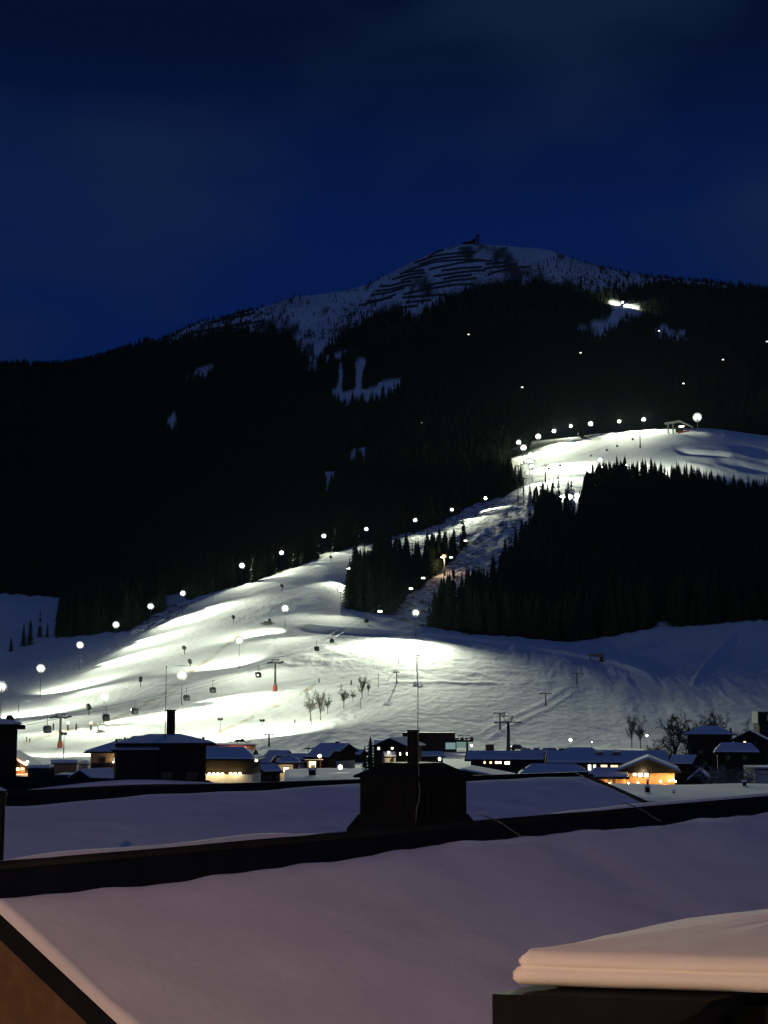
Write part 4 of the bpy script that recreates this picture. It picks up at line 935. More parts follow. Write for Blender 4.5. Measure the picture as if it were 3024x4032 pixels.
# ------------------------------------------------------------------ village houses
def bulb_light(parent, loc, energy, color, r=0.12):
    pl = bpy.data.lights.new('lamp_light', 'POINT'); pl.energy = energy; pl.color = color; pl.shadow_soft_size = r
    lo = bpy.data.objects.new('lamp_light', pl); col.objects.link(lo); lo.parent = parent; lo.location = loc
    return lo
WARM = (1.0, 0.62, 0.28); WHITE = (1.0, 0.93, 0.78)
def house(center, L, D, wall_h, rise, yaw, label, hip=(0, 0), over=0.7, wall='timber', snow=0.32, chimneys=(), windows=(), base=0.0, lower=None, cat='house', name='house', group=None, strip=False, balcony=None):
    """gable or hipped house: L along the ridge (local x), D deep (local y, front is -y); windows: (side, u, z, w, h, pane)"""
    o = empty(name, center, yaw, label, cat, group)
    hx, hy = L / 2, D / 2
    zt = wall_h + base
    w = MB()
    gl = lambda h: h < 0.05
    b0, b1 = -1.0, zt
    w.box((0, 0, (b0 + b1) / 2), (L, D, b1 - b0))
    for sx, hp in ((-1, hip[0]), (1, hip[1])):
        if hp < 0.99:      # gable triangle
            x = sx * (hx - 0.002)
            rr_ = rise * (1.0)
            w.prism([(x, -hy, zt - .01), (x, hy, zt - .01), (x, 0, zt + rr_ - .05)], (-sx * 0.2, 0, 0))
    w.build('wall', M[wall], o)
    if lower: MB().box((0, 0, lower[1] / 2 - .5), (L + .06, D + .06, lower[1] + 1.0)).build('ground_floor', M[lower[0]], o)
    # roof slabs with overhang
    k = rise / hy; ex, ey = hx + over, hy + over; ze = zt - over * k
    r0 = -ex + hip[0] * ey; r1 = ex - hip[1] * ey
    zr = zt + rise
    def roof(t0, t1, inset, mat, nm, parent):
        mb = MB()
        A = [(-ex + inset, -ey + inset), (ex - inset, -ey + inset), (ex - inset, ey - inset), (-ex + inset, ey - inset)]
        z_ = ze + inset * k
        rl, rh = (r0 + inset * (1 - hip[0]), r1 - inset * (1 - hip[1]))
        for t, flip in ((t0, True), (t1, False)): pass
        lo = [(x, y, z_ + t0) for x, y in A] + [(rl, 0, zr + t0), (rh, 0, zr + t0)]
        up = [(x, y, z_ + t1) for x, y in A] + [(rl, 0, zr + t1), (rh, 0, zr + t1)]
        f = lambda o_: [(0 + o_, 1 + o_, 5 + o_, 4 + o_), (2 + o_, 3 + o_, 4 + o_, 5 + o_), (3 + o_, 0 + o_, 4 + o_), (1 + o_, 2 + o_, 5 + o_)]
        mb.add(lo + up, [t[::-1] for t in f(0)][:2] + f(6) + [(i, (i + 1) % 4, (i + 1) % 4 + 6, i + 6) for i in range(4)] + [t[::-1] for t in f(0)][2:])
        return mb.build(nm, mat, parent)
    rf = roof(0.0, 0.16, 0, M['roofing'], 'roof', o)
    if snow: 
        so = roof(0.165, 0.165 + snow, 0.14, M['snow'], 'snow_cover', rf)
        bv = so.modifiers.new('round', 'BEVEL'); bv.width = min(0.18, snow * .5); bv.segments = 2; bv.limit_method = 'ANGLE'; bv.angle_limit = R(40)
    for cx_, cy_, w_, h_ in chimneys:
        zc_ = zr - abs(cy_) * k
        ch = MB().box((cx_, cy_, zc_ + h_ / 2 - .6), (w_, w_, h_ + 1.2)).build('chimney', M['concrete'] if wall != 'timber' else M['timber'], o)
        MB().box((cx_, cy_, zc_ + h_ + .06), (w_ + .2, w_ + .2, .12)).build('cap', M['roofing'], ch)
    for sd, u, z, ww, wh, pane in windows:
        if sd == 'f': c, n_, sz = Vector((u, -hy - .03, z)), Vector((0, -1, 0)), (ww, .10, wh)
        elif sd == 'l': c, n_, sz = Vector((-hx - .03, u, z)), Vector((-1, 0, 0)), (.10, ww, wh)
        else: c, n_, sz = Vector((hx + .03, u, z)), Vector((1, 0, 0)), (.10, ww, wh)
        fr = MB()
        a = 0.09
        if sd == 'f':
            for s in (-1, 1): fr.box(c + Vector((s * ww / 2, 0, 0)), (a, .14, wh + a)); fr.box(c + Vector((0, 0, s * wh / 2)), (ww - a, .14, a))
        else:
            for s in (-1, 1): fr.box(c + Vector((0, s * ww / 2, 0)), (.14, a, wh + a)); fr.box(c + Vector((0, 0, s * wh / 2)), (.14, ww - a, a))
        fo = fr.build('window', M['frame'], o)
        MB().box(c, sz if sd == 'f' else sz).build('pane', M[pane], fo)
    if balcony:
        z, dep = balcony
        bo = MB().box((0, -hy - dep / 2, z), (L * .9, dep, .15)).build('balcony', M['timber'], o)
        MB().box((0, -hy - dep, z + .55), (L * .9, .06, .8)).build('railing', M['timber'], bo)
    return o
def mpx(npx, Y): return npx * Y / F
def zat(py, Y): return ZC + Y * (SP + (CY - py) / F * CP) / (CP - (CY - py) / F * SP)

# the black chimneyed house before the floodlit piste
Y = 150.0
L = mpx(345, Y)
zr = zat(2880, Y); ze = zat(2926, Y)
bh = house(floor_at(640, Y), mpx(310, Y), 7.0, ze + .05, zr - ze - .55, R(10), 'large black timber house with a tall chimney, dark before the bright piste', (0.75, 0.75), 0.9, 'timber', 0.10, chimneys=[(.62, 0, .82, zat(2797, Y) - zr + .45)], windows=[('f', -2.4, 5.2, 1.0, 1.2, 'glassdark'), ('f', 0.2, 5.2, 1.0, 1.2, 'glassdark'), ('f', 2.6, 5.2, 1.0, 1.2, 'glassdark'), ('f', -2.4, 2.2, 1.0, 1.2, 'glassdark'), ('f', 2.6, 2.2, 1.0, 1.2, 'glassdark')], balcony=(4.1, 1.0))
wing = house(floor_at(525, Y - 1.5), mpx(150, Y), 6.0, zat(2950, Y), zat(2906, Y) - zat(2950, Y), R(12), 'lower black wing on the left of the chimneyed house', (0.6, 0), 0.4, 'timber', 0.08, windows=[('f', -.6, 4.2, .9, 1.1, 'glassdark')])
g = floor_at(650, Y - 3.0, zat(2900, Y - 3))
o = empty('flag_mast', g, 0, 'thin mast standing beside the tall chimney of the black house', 'mast')
MB().tube([(0, 0, -7), (0, 0, mpx(262, Y))], [0.05, 0.028], 5).build('pole', M['darksteel'], o); MB().lathe([(.05, 0), (.08, .06), (.02, .14)], (0, 0, mpx(262, Y)), 6).build('finial', M['darksteel'], o)

# dark house cut by the left edge
Y = 62.0
house(floor_at(-292, Y), mpx(570, Y), 8.0, zat(2864, Y), .55, R(17), 'dark house wall with an overhanging roof cut by the left picture edge', (0, 0.75), 0.28, 'timber', 0.10, windows=[('f', 1.2, 8.0, .9, 1.1, 'glassdark'), ('f', 1.2, 5.0, .9, 1.1, 'glassdark')])

# left village behind them
Y = 285.0
o = house(floor_at(40, Y), 9.0, 8.0, zat(3010, Y), zat(2972, Y) - zat(3010, Y) + .4, R(88), 'chalet gable glowing orange at the far left behind the dark house', wall='warmwood', windows=[('l', -1.8, 1.9, 1.1, 1.0, 'warmpane'), ('l', -2.6, .9, .9, .9, 'warmpane')])
for i, (a, b) in enumerate(((94, 3006), (88, 3028), (108, 3000))):
    q = W(a, b, Y - 4.8); lo = MB().lathe([(.05, -.15), (.24, -.05), (.24, .1), (.05, .22)], (0, 0, 0), 8).build('wall_lamp', M['pinkbulb' if i == 1 else 'warmbulb'], None)
    lo.parent = o; lo.matrix_parent_inverse = o.matrix_basis.inverted(); lo.location = q
    l2 = bulb_light(None, q + Vector((0, -.9, .2)), 260, (1.0, .40, .16)); l2.parent = o; l2.matrix_parent_inverse = o.matrix_basis.inverted()
def slab_shed(px0, px1, py_top, py_snow, Y, label, wall='timber', deep=5.0, name='flat_shed', windows=()):
    w = mpx(px1 - px0, Y); zt = zat(py_snow, Y); zs = zat(py_top, Y)
    o = empty(name, floor_at((px0 + px1) / 2, Y + deep / 2), 0, label, 'shed')
    MB().box((0, 0, zt / 2 - .5), (w * .96, deep * .94, zt + 1.0)).build('wall', M[wall], o)
    rf = MB().box((0, 0, zt + .06), (w, deep, .12)).build('roof', M['roofing'], o)
    sn = MB().box((0, 0, (zt + .122 + zs) / 2), (w * .98, deep * .97, zs - zt - .122)).build('snow_cover', M['snow'], rf)
    bv = sn.modifiers.new('round', 'BEVEL'); bv.width = min(.2, (zs - zt) * .35); bv.segments = 3
    for u, z, ww, wh, pane in windows:
        fr = MB().box((u, -deep * .47 - .02, z), (ww + .16, .08, wh + .16)).build('window', M['frame'], o); MB().box((u, -deep * .47 - .04, z), (ww, .10, wh)).build('pane', M[pane], fr)
    return o
slab_shed(206, 312, 2991, 3009, 262, 'flat roofed brown shed under a thick grey snow slab', 'warmwood', 4)
slab_shed(118, 204, 3012, 3028, 255, 'lower flat shed with a pale snow slab beside the orange gable', 'timber', 4)
slab_shed(302, 352, 2994, 3012, 268, 'pale snow covered stall between the shed and the hip roofed house', 'plaster', 3)
Y = 205.0
house(floor_at(372, Y + 1), 6.0, 4.4, zat(3070, Y), zat(3036, Y) - zat(3070, Y), R(62), 'small wooden gable chalet with a snowy roof in front of the sheds', wall='warmwood', over=.35, snow=.22, windows=[('l', 0, 2.0, .5, .8, 'glassdark')])
slab_shed(230, 300, 3048, 3056, 212, 'low snow covered roof left of the small gable chalet', 'timber', 5)
Y = 236.0
o = house(floor_at(470, Y + 4), mpx(185, Y), 8.0, zat(2957, Y), zat(2914, Y) - zat(2957, Y) - .25, R(-3), 'brown hip roofed house with a white lit counter, half hidden by the black house', (1, 1), .9, 'warmwood', .2, windows=[('f', -1.8, 4.0, .8, .8, 'glassdark'), ('f', .2, 4.0, .5, .8, 'whitepane')], balcony=(2.6, .8))
MB().box((1.0, -4.35, zat(3003, Y)), (mpx(54, Y), .3, .42)).build('lit_counter', M['whitebulb'], o)
bulb_light(o, (1.0, -5.0, zat(2995, Y)), 160, WHITE)
for i, (p, b, t_, s_) in enumerate([(352, 3045, 3005, 1.2), (395, 3048, 3008, 1.3), (432, 3050, 3012, 1.3)]):
    Yb = 222 - 2 * i; g = floor_at(p, Yb)
    plant_bare(g, max(2.0, zat(t_, Yb)), 3 + i % 3, ['left', 'middle', 'right'][i] + ' brown bare shrub in front of the hip roofed house', 'bare shrubs by the hip roofed house', 1.3, 'bare_shrub')

# long hall with the blue roof and its lit ground floor
Y = 205.0
o = house(floor_at(885, Y + 4), mpx(250, Y), 7.6, zat(2990, Y), zat(2951, Y) - zat(2990, Y) - .1, R(-4), 'long dark hall under a blue snowy roof with a lit yellow ground floor', (0, .55), .6, 'timber', .25, lower=('plaster', zat(3048, Y) - .05))
for i, a in enumerate((805, 824, 841, 858, 876, 908, 926, 944)):
    q = W(a, 3048 - .12 * (a - 805) * .1, Y - .35)
    b = MB().lathe([(.04, .16), (.17, .10), (.2, -.02), (.12, -.12)], (0, 0, 0), 8).build('wall_lamp', M['warmbulb'], None)
    b.parent = o; b.matrix_parent_inverse = o.matrix_basis.inverted(); b.location = q
    if i % 2 == 0: l2 = bulb_light(None, q + Vector((0, -.5, -.1)), 42, (1.0, .78, .36)); l2.parent = o; l2.matrix_parent_inverse = o.matrix_basis.inverted()
b = MB().lathe([(.04, .2), (.2, .12), (.22, -.02), (.1, -.14)], (0, 0, 0), 8).build('gable_lamp', M['whitebulb'], None)
b.parent = o; b.matrix_parent_inverse = o.matrix_basis.inverted(); b.location = W(1009, 2995, Y - .6)
# terrace bar behind it
Y = 292.0
o = slab_shed(812, 1006, 2930, 2936, Y, 'flat roofed terrace bar with a string of pink lamps behind the hall', 'warmwood', 6)
for a in (911, 928, 947, 965):
    b = MB().lathe([(.04, .3), (.24, .18), (.28, 0), (.1, -.25)], (0, 0, 0), 8).build('lamp', M['pinkbulb'], None)
    b.parent = o; b.matrix_parent_inverse = o.matrix_basis.inverted(); b.location = W(a, 2948, Y - .6)
bulb_light(o, (.5, -4.2, 3.4), 120, (1.0, .5, .35))
for i, a in enumerate((935, 952)):
    q = empty('parasol', W(a, 2936, 294), 0, '%s small dark parasol standing on the terrace bar' % ['left', 'right'][i], 'parasol', 'parasols on the terrace bar')
    MB().tube([(0, 0, 0), (0, 0, 1.0)], .06, 5).build('pole', M['darksteel'], q); MB().lathe([(.75, .75), (.4, 1.15), (.05, 1.3)], n=8).build('canopy', M['blackpaint'], q)
# small houses in the middle
Y = 262.0
house(floor_at(1042, Y + 3), mpx(72, Y), 5.0, zat(3006, Y), .9, R(-12), 'small pale house with a low snowy roof right of the hall', (0, 0), .4, 'plaster', .3, windows=[('f', -.7, 1.3, .7, .8, 'glassdark'), ('f', .7, 1.3, .7, .8, 'glassdark')])
Y = 256.0
o = house(floor_at(1134, Y + 3), mpx(84, Y), 5.0, zat(3008, Y), .7, R(8), 'small pale cabin with one big yellow lit window', (.3, .3), .35, 'plaster', .3, windows=[('f', -.55, zat(3031, Y), 1.0, .95, 'warmpane'), ('f', 1.1, zat(3026, Y), .8, 1.3, 'glassdark')])
bulb_light(o, (-.5, -3.6, 1.4), 90, (1.0, .72, .3))
Y = 262.0
o = empty('lit_pavilion', floor_at(1236, Y), 0, 'small open pavilion glowing orange under a broad flat roof', 'pavilion')
MB().box((0, 0, zat(2993, Y)), (mpx(71, Y), 2.6, .22)).build('roof', M['warmwood'], o)
for sx in (-1, 1):
    for sy in (-1, 1): MB().box((sx * 1.1, sy * 1.0, zat(2993, Y) / 2 - .1), (.14, .14, zat(2993, Y) - .1)).build('post', M['warmwood'], o)
MB().box((-.3, .6, zat(3010, Y)), (1.15, .2, 1.0)).build('lit_panel', M['warmpane'], o)
MB().lathe([(.05, .4), (.3, .25), (.34, 0), (.1, -.2)], (1.1 - .1, -.3, zat(2979, Y)), 10).build('lamp', M['whitebulb'], o)
bulb_light(o, (-.2, -.6, zat(3003, Y)), 110, (1.0, .55, .25)); bulb_light(o, (1.0, -.8, zat(2974, Y)), 130, (1.0, .85, .6))
Y = 300.0
house(floor_at(1318, Y + 4), mpx(112, Y), 6.4, zat(2958, Y), zat(2930, Y) - zat(2958, Y) - .2, R(-28), 'dark gabled house with a snowy roof left of the conifer', (0, 0), .6, 'timber', .2, lower=('plaster', 1.6), chimneys=[(.6, 0, .6, .5)], windows=[('f', 1.4, zat(2969, Y), .55, .75, 'whitepane'), ('f', 1.5, zat(2992, Y), .4, .8, 'whitepane')])
Y = 285.0
house(floor_at(1262, Y + 2), mpx(95, Y), 5.0, zat(2982, Y), .9, R(-15), 'lower snowy roofed annexe behind the glowing pavilion', (.4, 0), .4, 'timber', .2)
o = empty('pergola', floor_at(1206, 310), 0, 'row of dark pergola frames behind the small cabins', 'pergola')
for i in range(5):
    x = -3.2 + 1.6 * i; MB().box((x, 0, 1.2), (.14, .14, 2.4)).build('post', M['timber'], o)
    if i < 4: MB().box((x + .8, 0, 2.45), (1.5, .2, .14)).build('beam', M['timber'], o)
for i, a in enumerate((1213, 1238)):
    q = empty('parasol', floor_at(a, 318), 0, '%s closed-top parasol above the pergola frames' % ['left', 'right'][i], 'parasol', 'parasols behind the pergola')
    zz = zat(2945, 318)
    MB().tube([(0, 0, 0), (0, 0, zz)], .07, 5).build('pole', M['darksteel'], q); MB().lathe([(1.1, zz - .25), (.6, zz), (.05, zz + .12)], n=8).build('canopy', M['blackpaint'], q)
# near flat snow roof in the middle
def flat_roof(px0, px1, pyf, pyn, z, label, vents=()):
    a = Wz(px0, pyn, z); b = Wz(px1, pyn, z); c = Wz(px1, pyf, z); d = Wz(px0, pyf, z)
    o = empty('flat_roofed_building', (a + b) / 2 * 1.0 - Vector((0, 0, z)), 0, label, 'building')
    inv = Matrix.Translation(-o.location)
    def P(nm, mb, mat, par=o):
        q = mb.build(nm, mat, None); q.parent = par
        q.matrix_parent_inverse = inv
        return q
    pl = [a, b, c, d]
    P('wall', MB().prism([Vector((p.x, p.y, -1)) for p in pl], (0, 0, z - .30 + 1)), M['plaster'])
    P('roof', MB().prism([Vector((p.x, p.y, z - .298)) for p in pl], (0, 0, .1)), M['roofing'])
    # snow as a fine, gently uneven sheet
    nu, nv = 26, 10; mb = MB()
    for j in range(nv + 1):
        for i in range(nu + 1):
            p = (a.lerp(b, i / nu)).lerp(d.lerp(c, i / nu), j / nv); e = min(i, nu - i, j, nv - j)
            mb.v.append((p.x, p.y, z - (.19 if e == 0 else .03 if e == 1 else 0) + .05 * math.sin(p.x * .7 + p.y * .3)))
    mb.f = [(j * (nu + 1) + i, j * (nu + 1) + i + 1, (j + 1) * (nu + 1) + i + 1, (j + 1) * (nu + 1) + i) for j in range(nv) for i in range(nu)]
    so = P('snow_cover', mb, M['snow']); so.data.polygons.foreach_set('use_smooth', [True] * len(so.data.polygons))
    for (vx, vy, w_, h_) in vents:
        q = Wz(vx, vy, z); v = P('vent', MB().box(q + Vector((0, 0, h_ / 2)), (w_, w_, h_)), M['roofing'])
        c_ = MB().box(q + Vector((0, 0, h_ + .08)), (w_ * 1.25, w_ * 1.25, .12)).build('cap', M['snow'], None); c_.parent = v
        c_.matrix_parent_inverse = Matrix.Identity(4)
    return o
o = flat_roof(1120, 1428, 3021, 3070, 7.25, 'flat roof with blue snow and a dark vent in front of the pavilion', [(1230, 3052, .5, .35), (1232, 3030, .3, .2)])
MB().lathe([(.05, .2), (.16, .1), (.17, -.05), (.05, -.15)], (0, 0, 0), 10).build('roof_lamp', M['whitebulb'], None).location = W(1340, 3022, 112)
rl = bpy.data.objects['roof_lamp']; rl.parent = o; rl.matrix_parent_inverse = Matrix.Translation(-o.location)
# conifer in the village
spruce(floor_at(1458, 296), zat(2888, 296) * .98, CROWNS[2], 'dark conifer standing among the village houses left of the metal flue', 'village conifers')
spruce(floor_at(1436, 300), zat(2925, 300) * .96, CROWNS[0], 'shorter conifer leaning on the taller village conifer', 'village conifers')
# house right of the conifer
Y = 300.0
o = house(floor_at(1572, Y + 5), 9.0, mpx(125, Y), zat(2936, Y), zat(2906, Y) - zat(2936, Y) - .2, R(68), 'dark gabled house with bright windows behind the metal flue', (0, 0), .8, 'timber', .2, windows=[('l', 2.6, zat(2947, Y), .5, .65, 'whitepane'), ('l', -.3, zat(2946, Y), .55, .5, 'whitepane'), ('l', -2.0, zat(2969, Y), .4, .6, 'whitepane')])
slab_shed(1470, 1545, 2914, 2932, 312, 'snowy lower roof left of the house with bright windows', 'timber', 6, windows=[(-.5, zat(2947, 312), .4, .6, 'whitepane')])
for i, (a, b, e) in enumerate(((1605, 2968, 130), (1615, 2973, 0))):
    q = empty('door_lamp', W(a, b, 294), 0, '%s of two bright lamps beside the metal flue' % ['left', 'right'][i], 'lamp', 'bright lamps by the flue')
    MB().lathe([(.05, .3), (.28, .2), (.3, -.1), (.08, -.3)], n=10).build('globe', M['whitebulb'], q); MB().tube([(0, 0, -.3), (0, 0, -q.location.z - .2)], .05, 5).build('post', M['darksteel'], q)
    if e: bulb_light(q, (0, -.5, -.2), e, WHITE)
Y = 285.0
o = house(floor_at(1532, Y), mpx(44, Y), 2.0, zat(2980, Y), .7, R(12), 'tiny yellow lit hut with a lamp on its roof', (0, 0), .25, 'plaster', .15, windows=[('f', .3, zat(2990, Y), .7, .8, 'glassdark')], cat='hut', name='hut')
MB().lathe([(.04, .25), (.22, .15), (.24, 0), (.06, -.2)], (-.3, -1.15, zat(2962, Y)), 8).build('lamp', M['whitebulb'], o)
bulb_light(o, (.2, -2.4, 2.6), 90, (1.0, .82, .42))
# gondola valley station
Y = 392.0
o = empty('valley_station', floor_at(1700, Y), 0, 'long dark lift valley station with a teal lit open bay', 'lift station')
x0, x1 = mpx(1587 - 1700, Y), mpx(1791 - 1700, Y); zt = zat(2888, Y)
MB().box(((x0 + x1) / 2, 3, zt / 2 - .5), (x1 - x0, 6, zt + 1)).build('wall', M['timber'], o)
MB().box(((x0 + x1) / 2, 3, zt + .1), (x1 - x0 + .4, 6.6, .2)).build('roof', M['roofing'], o)
xa, xb = x1 + .01, mpx(1862 - 1700, Y)
MB().box(((xa + xb) / 2, 3, zat(2917, Y)), (xb - xa, 6, .5)).build('canopy', M['roofing'], o)
MB().box((xa - 1.2, -.1, zat(2937, Y)), (2.6, .2, 1.7)).build('lit_bay', M['tealpane'], o)
MB().box((xa + 2.0, 5.8, zat(2935, Y)), (4.0, .2, 1.5)).build('lit_back_wall', M['tealpane'], o)
for x in (xa + .1, mpx(1838 - 1700, Y)): MB().prism([(x - .35, 0, -.5), (x + .35, 0, -.5), (x + .22, 0, zat(2920, Y)), (x - .22, 0, zat(2920, Y))], (0, .6, 0)).build('pillar', M['darksteel'], o)
mb = MB()
for k in range(4): mb.box((xa + .6 + 1.25 * k, 1, zat(2908, Y)), (.9, 2, .5 + .3 * (k % 2)))
mb.build('rope_machinery', M['darksteel'], o)
for k in range(2): MB().box((xa + 1.6 + 1.7 * k, 1, zat(2897, Y)), (1.5, .3, .18)).build('service_frame', M['darksteel'], o)
slab_shed(1912, 1945, 2930, 2933, 385, 'dark little booth between the valley station and the tall pylon', 'timber', 2)
# snowy street lamps
def street_lamp(px, py, Y, label, energy, bulb='whitebulb', color=WHITE, r=.3):
    q = W(px, py, Y); zb = 0.0
    if Y > 345: zb = gpos(px, Y).z
    o = empty('street_lamp', (q.x, q.y, zb), 0, label, 'street lamp', 'village street lamps')
    h = q.z - zb
    MB().tube([(0, 0, -.3), (0, 0, h)], [.09, .05], 6).build('post', M['darksteel'], o); MB().lathe([(.05, r), (r * .8, r * .6), (r, 0), (r * .6, -r * .7), (.05, -r)], (0, 0, h), 10).build('globe', M[bulb], o)
    bulb_light(o, (0, -r - .15, h - .1), energy, color)
    return o
street_lamp(1857, 2936, 384, 'street lamp at the right end of the valley station', 300)
street_lamp(1731, 2988, 305, 'street lamp on the lit road just right of the metal flue', 260, r=.3)
street_lamp(2246, 2913, 392, 'street lamp over the brightly lit snow bank of the car park', 700, r=.42)
street_lamp(2452, 2966, 250, 'yellow street lamp above the big chalet roof', 160, 'warmbulb', (1, .8, .45))
street_lamp(2547, 2896, 400, 'street lamp right behind the heart shaped bare tree', 420, color=(1, .95, .6))
street_lamp(2936, 3047, 160, 'white street lamp at the right among the snowy shrubs', 30, r=.16)
street_lamp(2330, 2922, 410, 'small faint lamp beyond the car park', 30, r=.14)
# house with the row of small windows
Y = 172.0
o = house(floor_at(1992, Y + 4), mpx(265, Y), 6.2, zat(3002, Y) + .25, zat(2972, Y) - zat(3002, Y) - .2, R(-6), 'dark house with a row of small lit windows under a thin snowy roof', (0, 0), .7, 'timber', .15)
for i, (a, w_, pn) in enumerate(((1908, .22, 'warmpane'), (1932, .25, 'warmpane'), (1955, .3, 'pinkbulb'), (1969, .28, 'whitepane'), (1997, .55, 'whitepane'))):
    fr = MB().box((0, 0, 0), (w_ + .1, .08, .42)).build('window', M['frame'], None); fr.parent = o; fr.matrix_parent_inverse = o.matrix_basis.inverted(); fr.location = W(a, 3001 + (2 if w_ > .5 else 0), Y + .62)
    MB().box((0, -.03, 0), (w_, .08, .32 if i < 4 else .38)).build('pane', M[pn], fr)
Y = 150.0
house(floor_at(1845, Y), 8, 8.4, zat(3062, Y), zat(3032, Y) - zat(3062, Y), R(80), 'low dark gable with a snow edge just right of the chimney hood', (0, 0), .4, 'timber', .16)
house(floor_at(2190, 140), mpx(250, 140), 5, zat(3046, 140), .7, R(-5), 'long black roof between the windowed house and the big chalet', (.4, .5), .4, 'timber', .06)
# the big lit chalet
Y = 192.0
o = house(floor_at(2390, Y + 6), mpx(430, Y), 8.6, zat(3006, Y), zat(2964, Y) - zat(3006, Y) - .3, R(-5), 'long main wing of the big chalet with lit windows under snowy eaves', (0, 0), .9, 'warmwood', .3, chimneys=[(-1.0, -2.2, .8, .7), (1.2, -2.2, .9, .7)], windows=[('f', -2.4, zat(3019, Y), .45, 1.1, 'whitepane'), ('f', -1.75, zat(3018, Y), .4, 1.0, 'whitepane'), ('f', -.55, zat(3024, Y), .9, .9, 'warmpane'), ('f', .75, zat(3026, Y), 1.0, .8, 'warmpane'), ('f', 2.4, zat(3022, Y), .8, .8, 'glassdark')])
Yg = 180.0
gw = house(floor_at(2556, Yg + 5), 9.0, mpx(200, Yg), zat(3034, Yg), zat(2984, Yg) - zat(3034, Yg) - .25, R(80), 'glowing wooden gable of the big chalet with tall white windows', (0, 0), .75, 'warmwood', .26, lower=None,
           windows=[('l', .95, zat(3036, Yg), .6, 1.5, 'whitepane'), ('l', .25, zat(3033, Yg), .55, 1.7, 'whitepane'), ('l', 1.6, zat(3040, Yg), .55, 1.1, 'warmpane'), ('l', -1.25, zat(3025, Yg), 1.0, 1.0, 'glassdark'), ('l', -1.25, zat(3024, Yg), .5, .3, 'warmpane')])
ww = house(floor_at(2395, Yg + 2), mpx(130, Yg), 4.6, zat(3062, Yg), .75, R(-5), 'low wooden side wing of the chalet with a snowy roof and two small windows', (.3, 0), .45, 'warmwood', .25, windows=[('f', .05, zat(3078, Yg), .3, .42, 'glassdark'), ('f', .5, zat(3078, Yg), .3, .42, 'glassdark')])
for i, (a, b, pr, e) in enumerate([(2474, 3085, gw, 48), (2512, 3082, gw, 54), (2600, 3078, gw, 66), (2635, 3074, gw, 66), (2651, 3070, gw, 36), (2660, 3077, gw, 30), (2402, 3091, ww, 48)]):
    q = W(a, b, Yg - .75); lm = MB().lathe([(.03, .1), (.1, .06), (.11, -.04), (.03, -.1)], (0, 0, 0), 8).build('wall_lamp', M['warmbulb'], None)
    lm.parent = pr; lm.matrix_parent_inverse = pr.matrix_basis.inverted(); lm.location = q
    l2 = bulb_light(None, q + Vector((0, -.18, .2)), e * 1.7, (1.0, .60, .24), .06); l2.parent = pr; l2.matrix_parent_inverse = pr.matrix_basis.inverted()
bulb_light(gw, (-5.6, .6, zat(3040, Yg)), 260, (1, .68, .34)); 
o = flat_roof(2380, 3400, 3080, 3146, 6.5, 'broad flat snow roof with small vents at the right in front of the chalet', [(2549, 3120, .3, .35), (2551, 3112, .12, .6), (2931, 3094, .25, .25), (2653, 3123, .14, .08)])
# right side: dark houses and trees
Y = 270.0
house(floor_at(2800, Y + 4), mpx(165, Y), 7.0, zat(2890, Y), zat(2862, Y) - zat(2890, Y) - .1, R(-16), 'black house with a low hipped roof between the round trees at the right', (.7, .7), .8, 'timber', .08, windows=[('f', -1.5, 4, .9, 1.1, 'glassdark'), ('f', 1.5, 4, .9, 1.1, 'glassdark')], balcony=(3.0, .9))
Y = 250.0
house(floor_at(2960, Y + 4), 7.0, mpx(120, Y), zat(2912, Y), zat(2880, Y) - zat(2912, Y), R(74), 'black gabled house at the right picture edge below the white cube', (0, 0), .6, 'timber', .08, windows=[('l', -1.0, zat(2925, Y), .5, .6, 'glassdark'), ('l', .8, zat(2925, Y), .5, .6, 'warmpane')])
Y = 205.0
house(floor_at(2905, Y + 4), mpx(150, Y), 6.0, zat(2965, Y), zat(2938, Y) - zat(2965, Y), R(-12), 'low house with a blue snow roof before the black houses at the right', (.3, .3), .5, 'timber', .25, windows=[('f', -1.2, zat(2985, Y), .6, .7, 'glassdark'), ('f', 1.0, zat(2985, Y), .6, .7, 'glassdark')])
Y = 330.0
o = empty('white_cube_house', floor_at(3020, Y + 3), 0, 'small modern white framed house high at the right picture edge', 'house')
za, zb = zat(2848, Y), zat(2804, Y); w_ = mpx(82, Y)
MB().box((0, 0, za / 2 - .5), (w_ * .9, 5, za + 1)).build('ground_floor', M['timber'], o)
MB().box((0, .3, (za + zb) / 2), (w_ * .93, 4.6, zb - za)).build('wall', M['timber'], o)
MB().box((0, 0, zb + .09), (w_ + .1, 5.4, .16)).build('roof', M['plaster'], o)
for s in (-1, 1): MB().box((s * w_ / 2, 0, (za + zb) / 2), (.12, 5.4, zb - za)).build('side_wall', M['plaster'], o)
MB().box((.35, -2.06, (za + zb) / 2 - .1), (1.1, .12, 1.3)).build('window', M['plaster'], o)
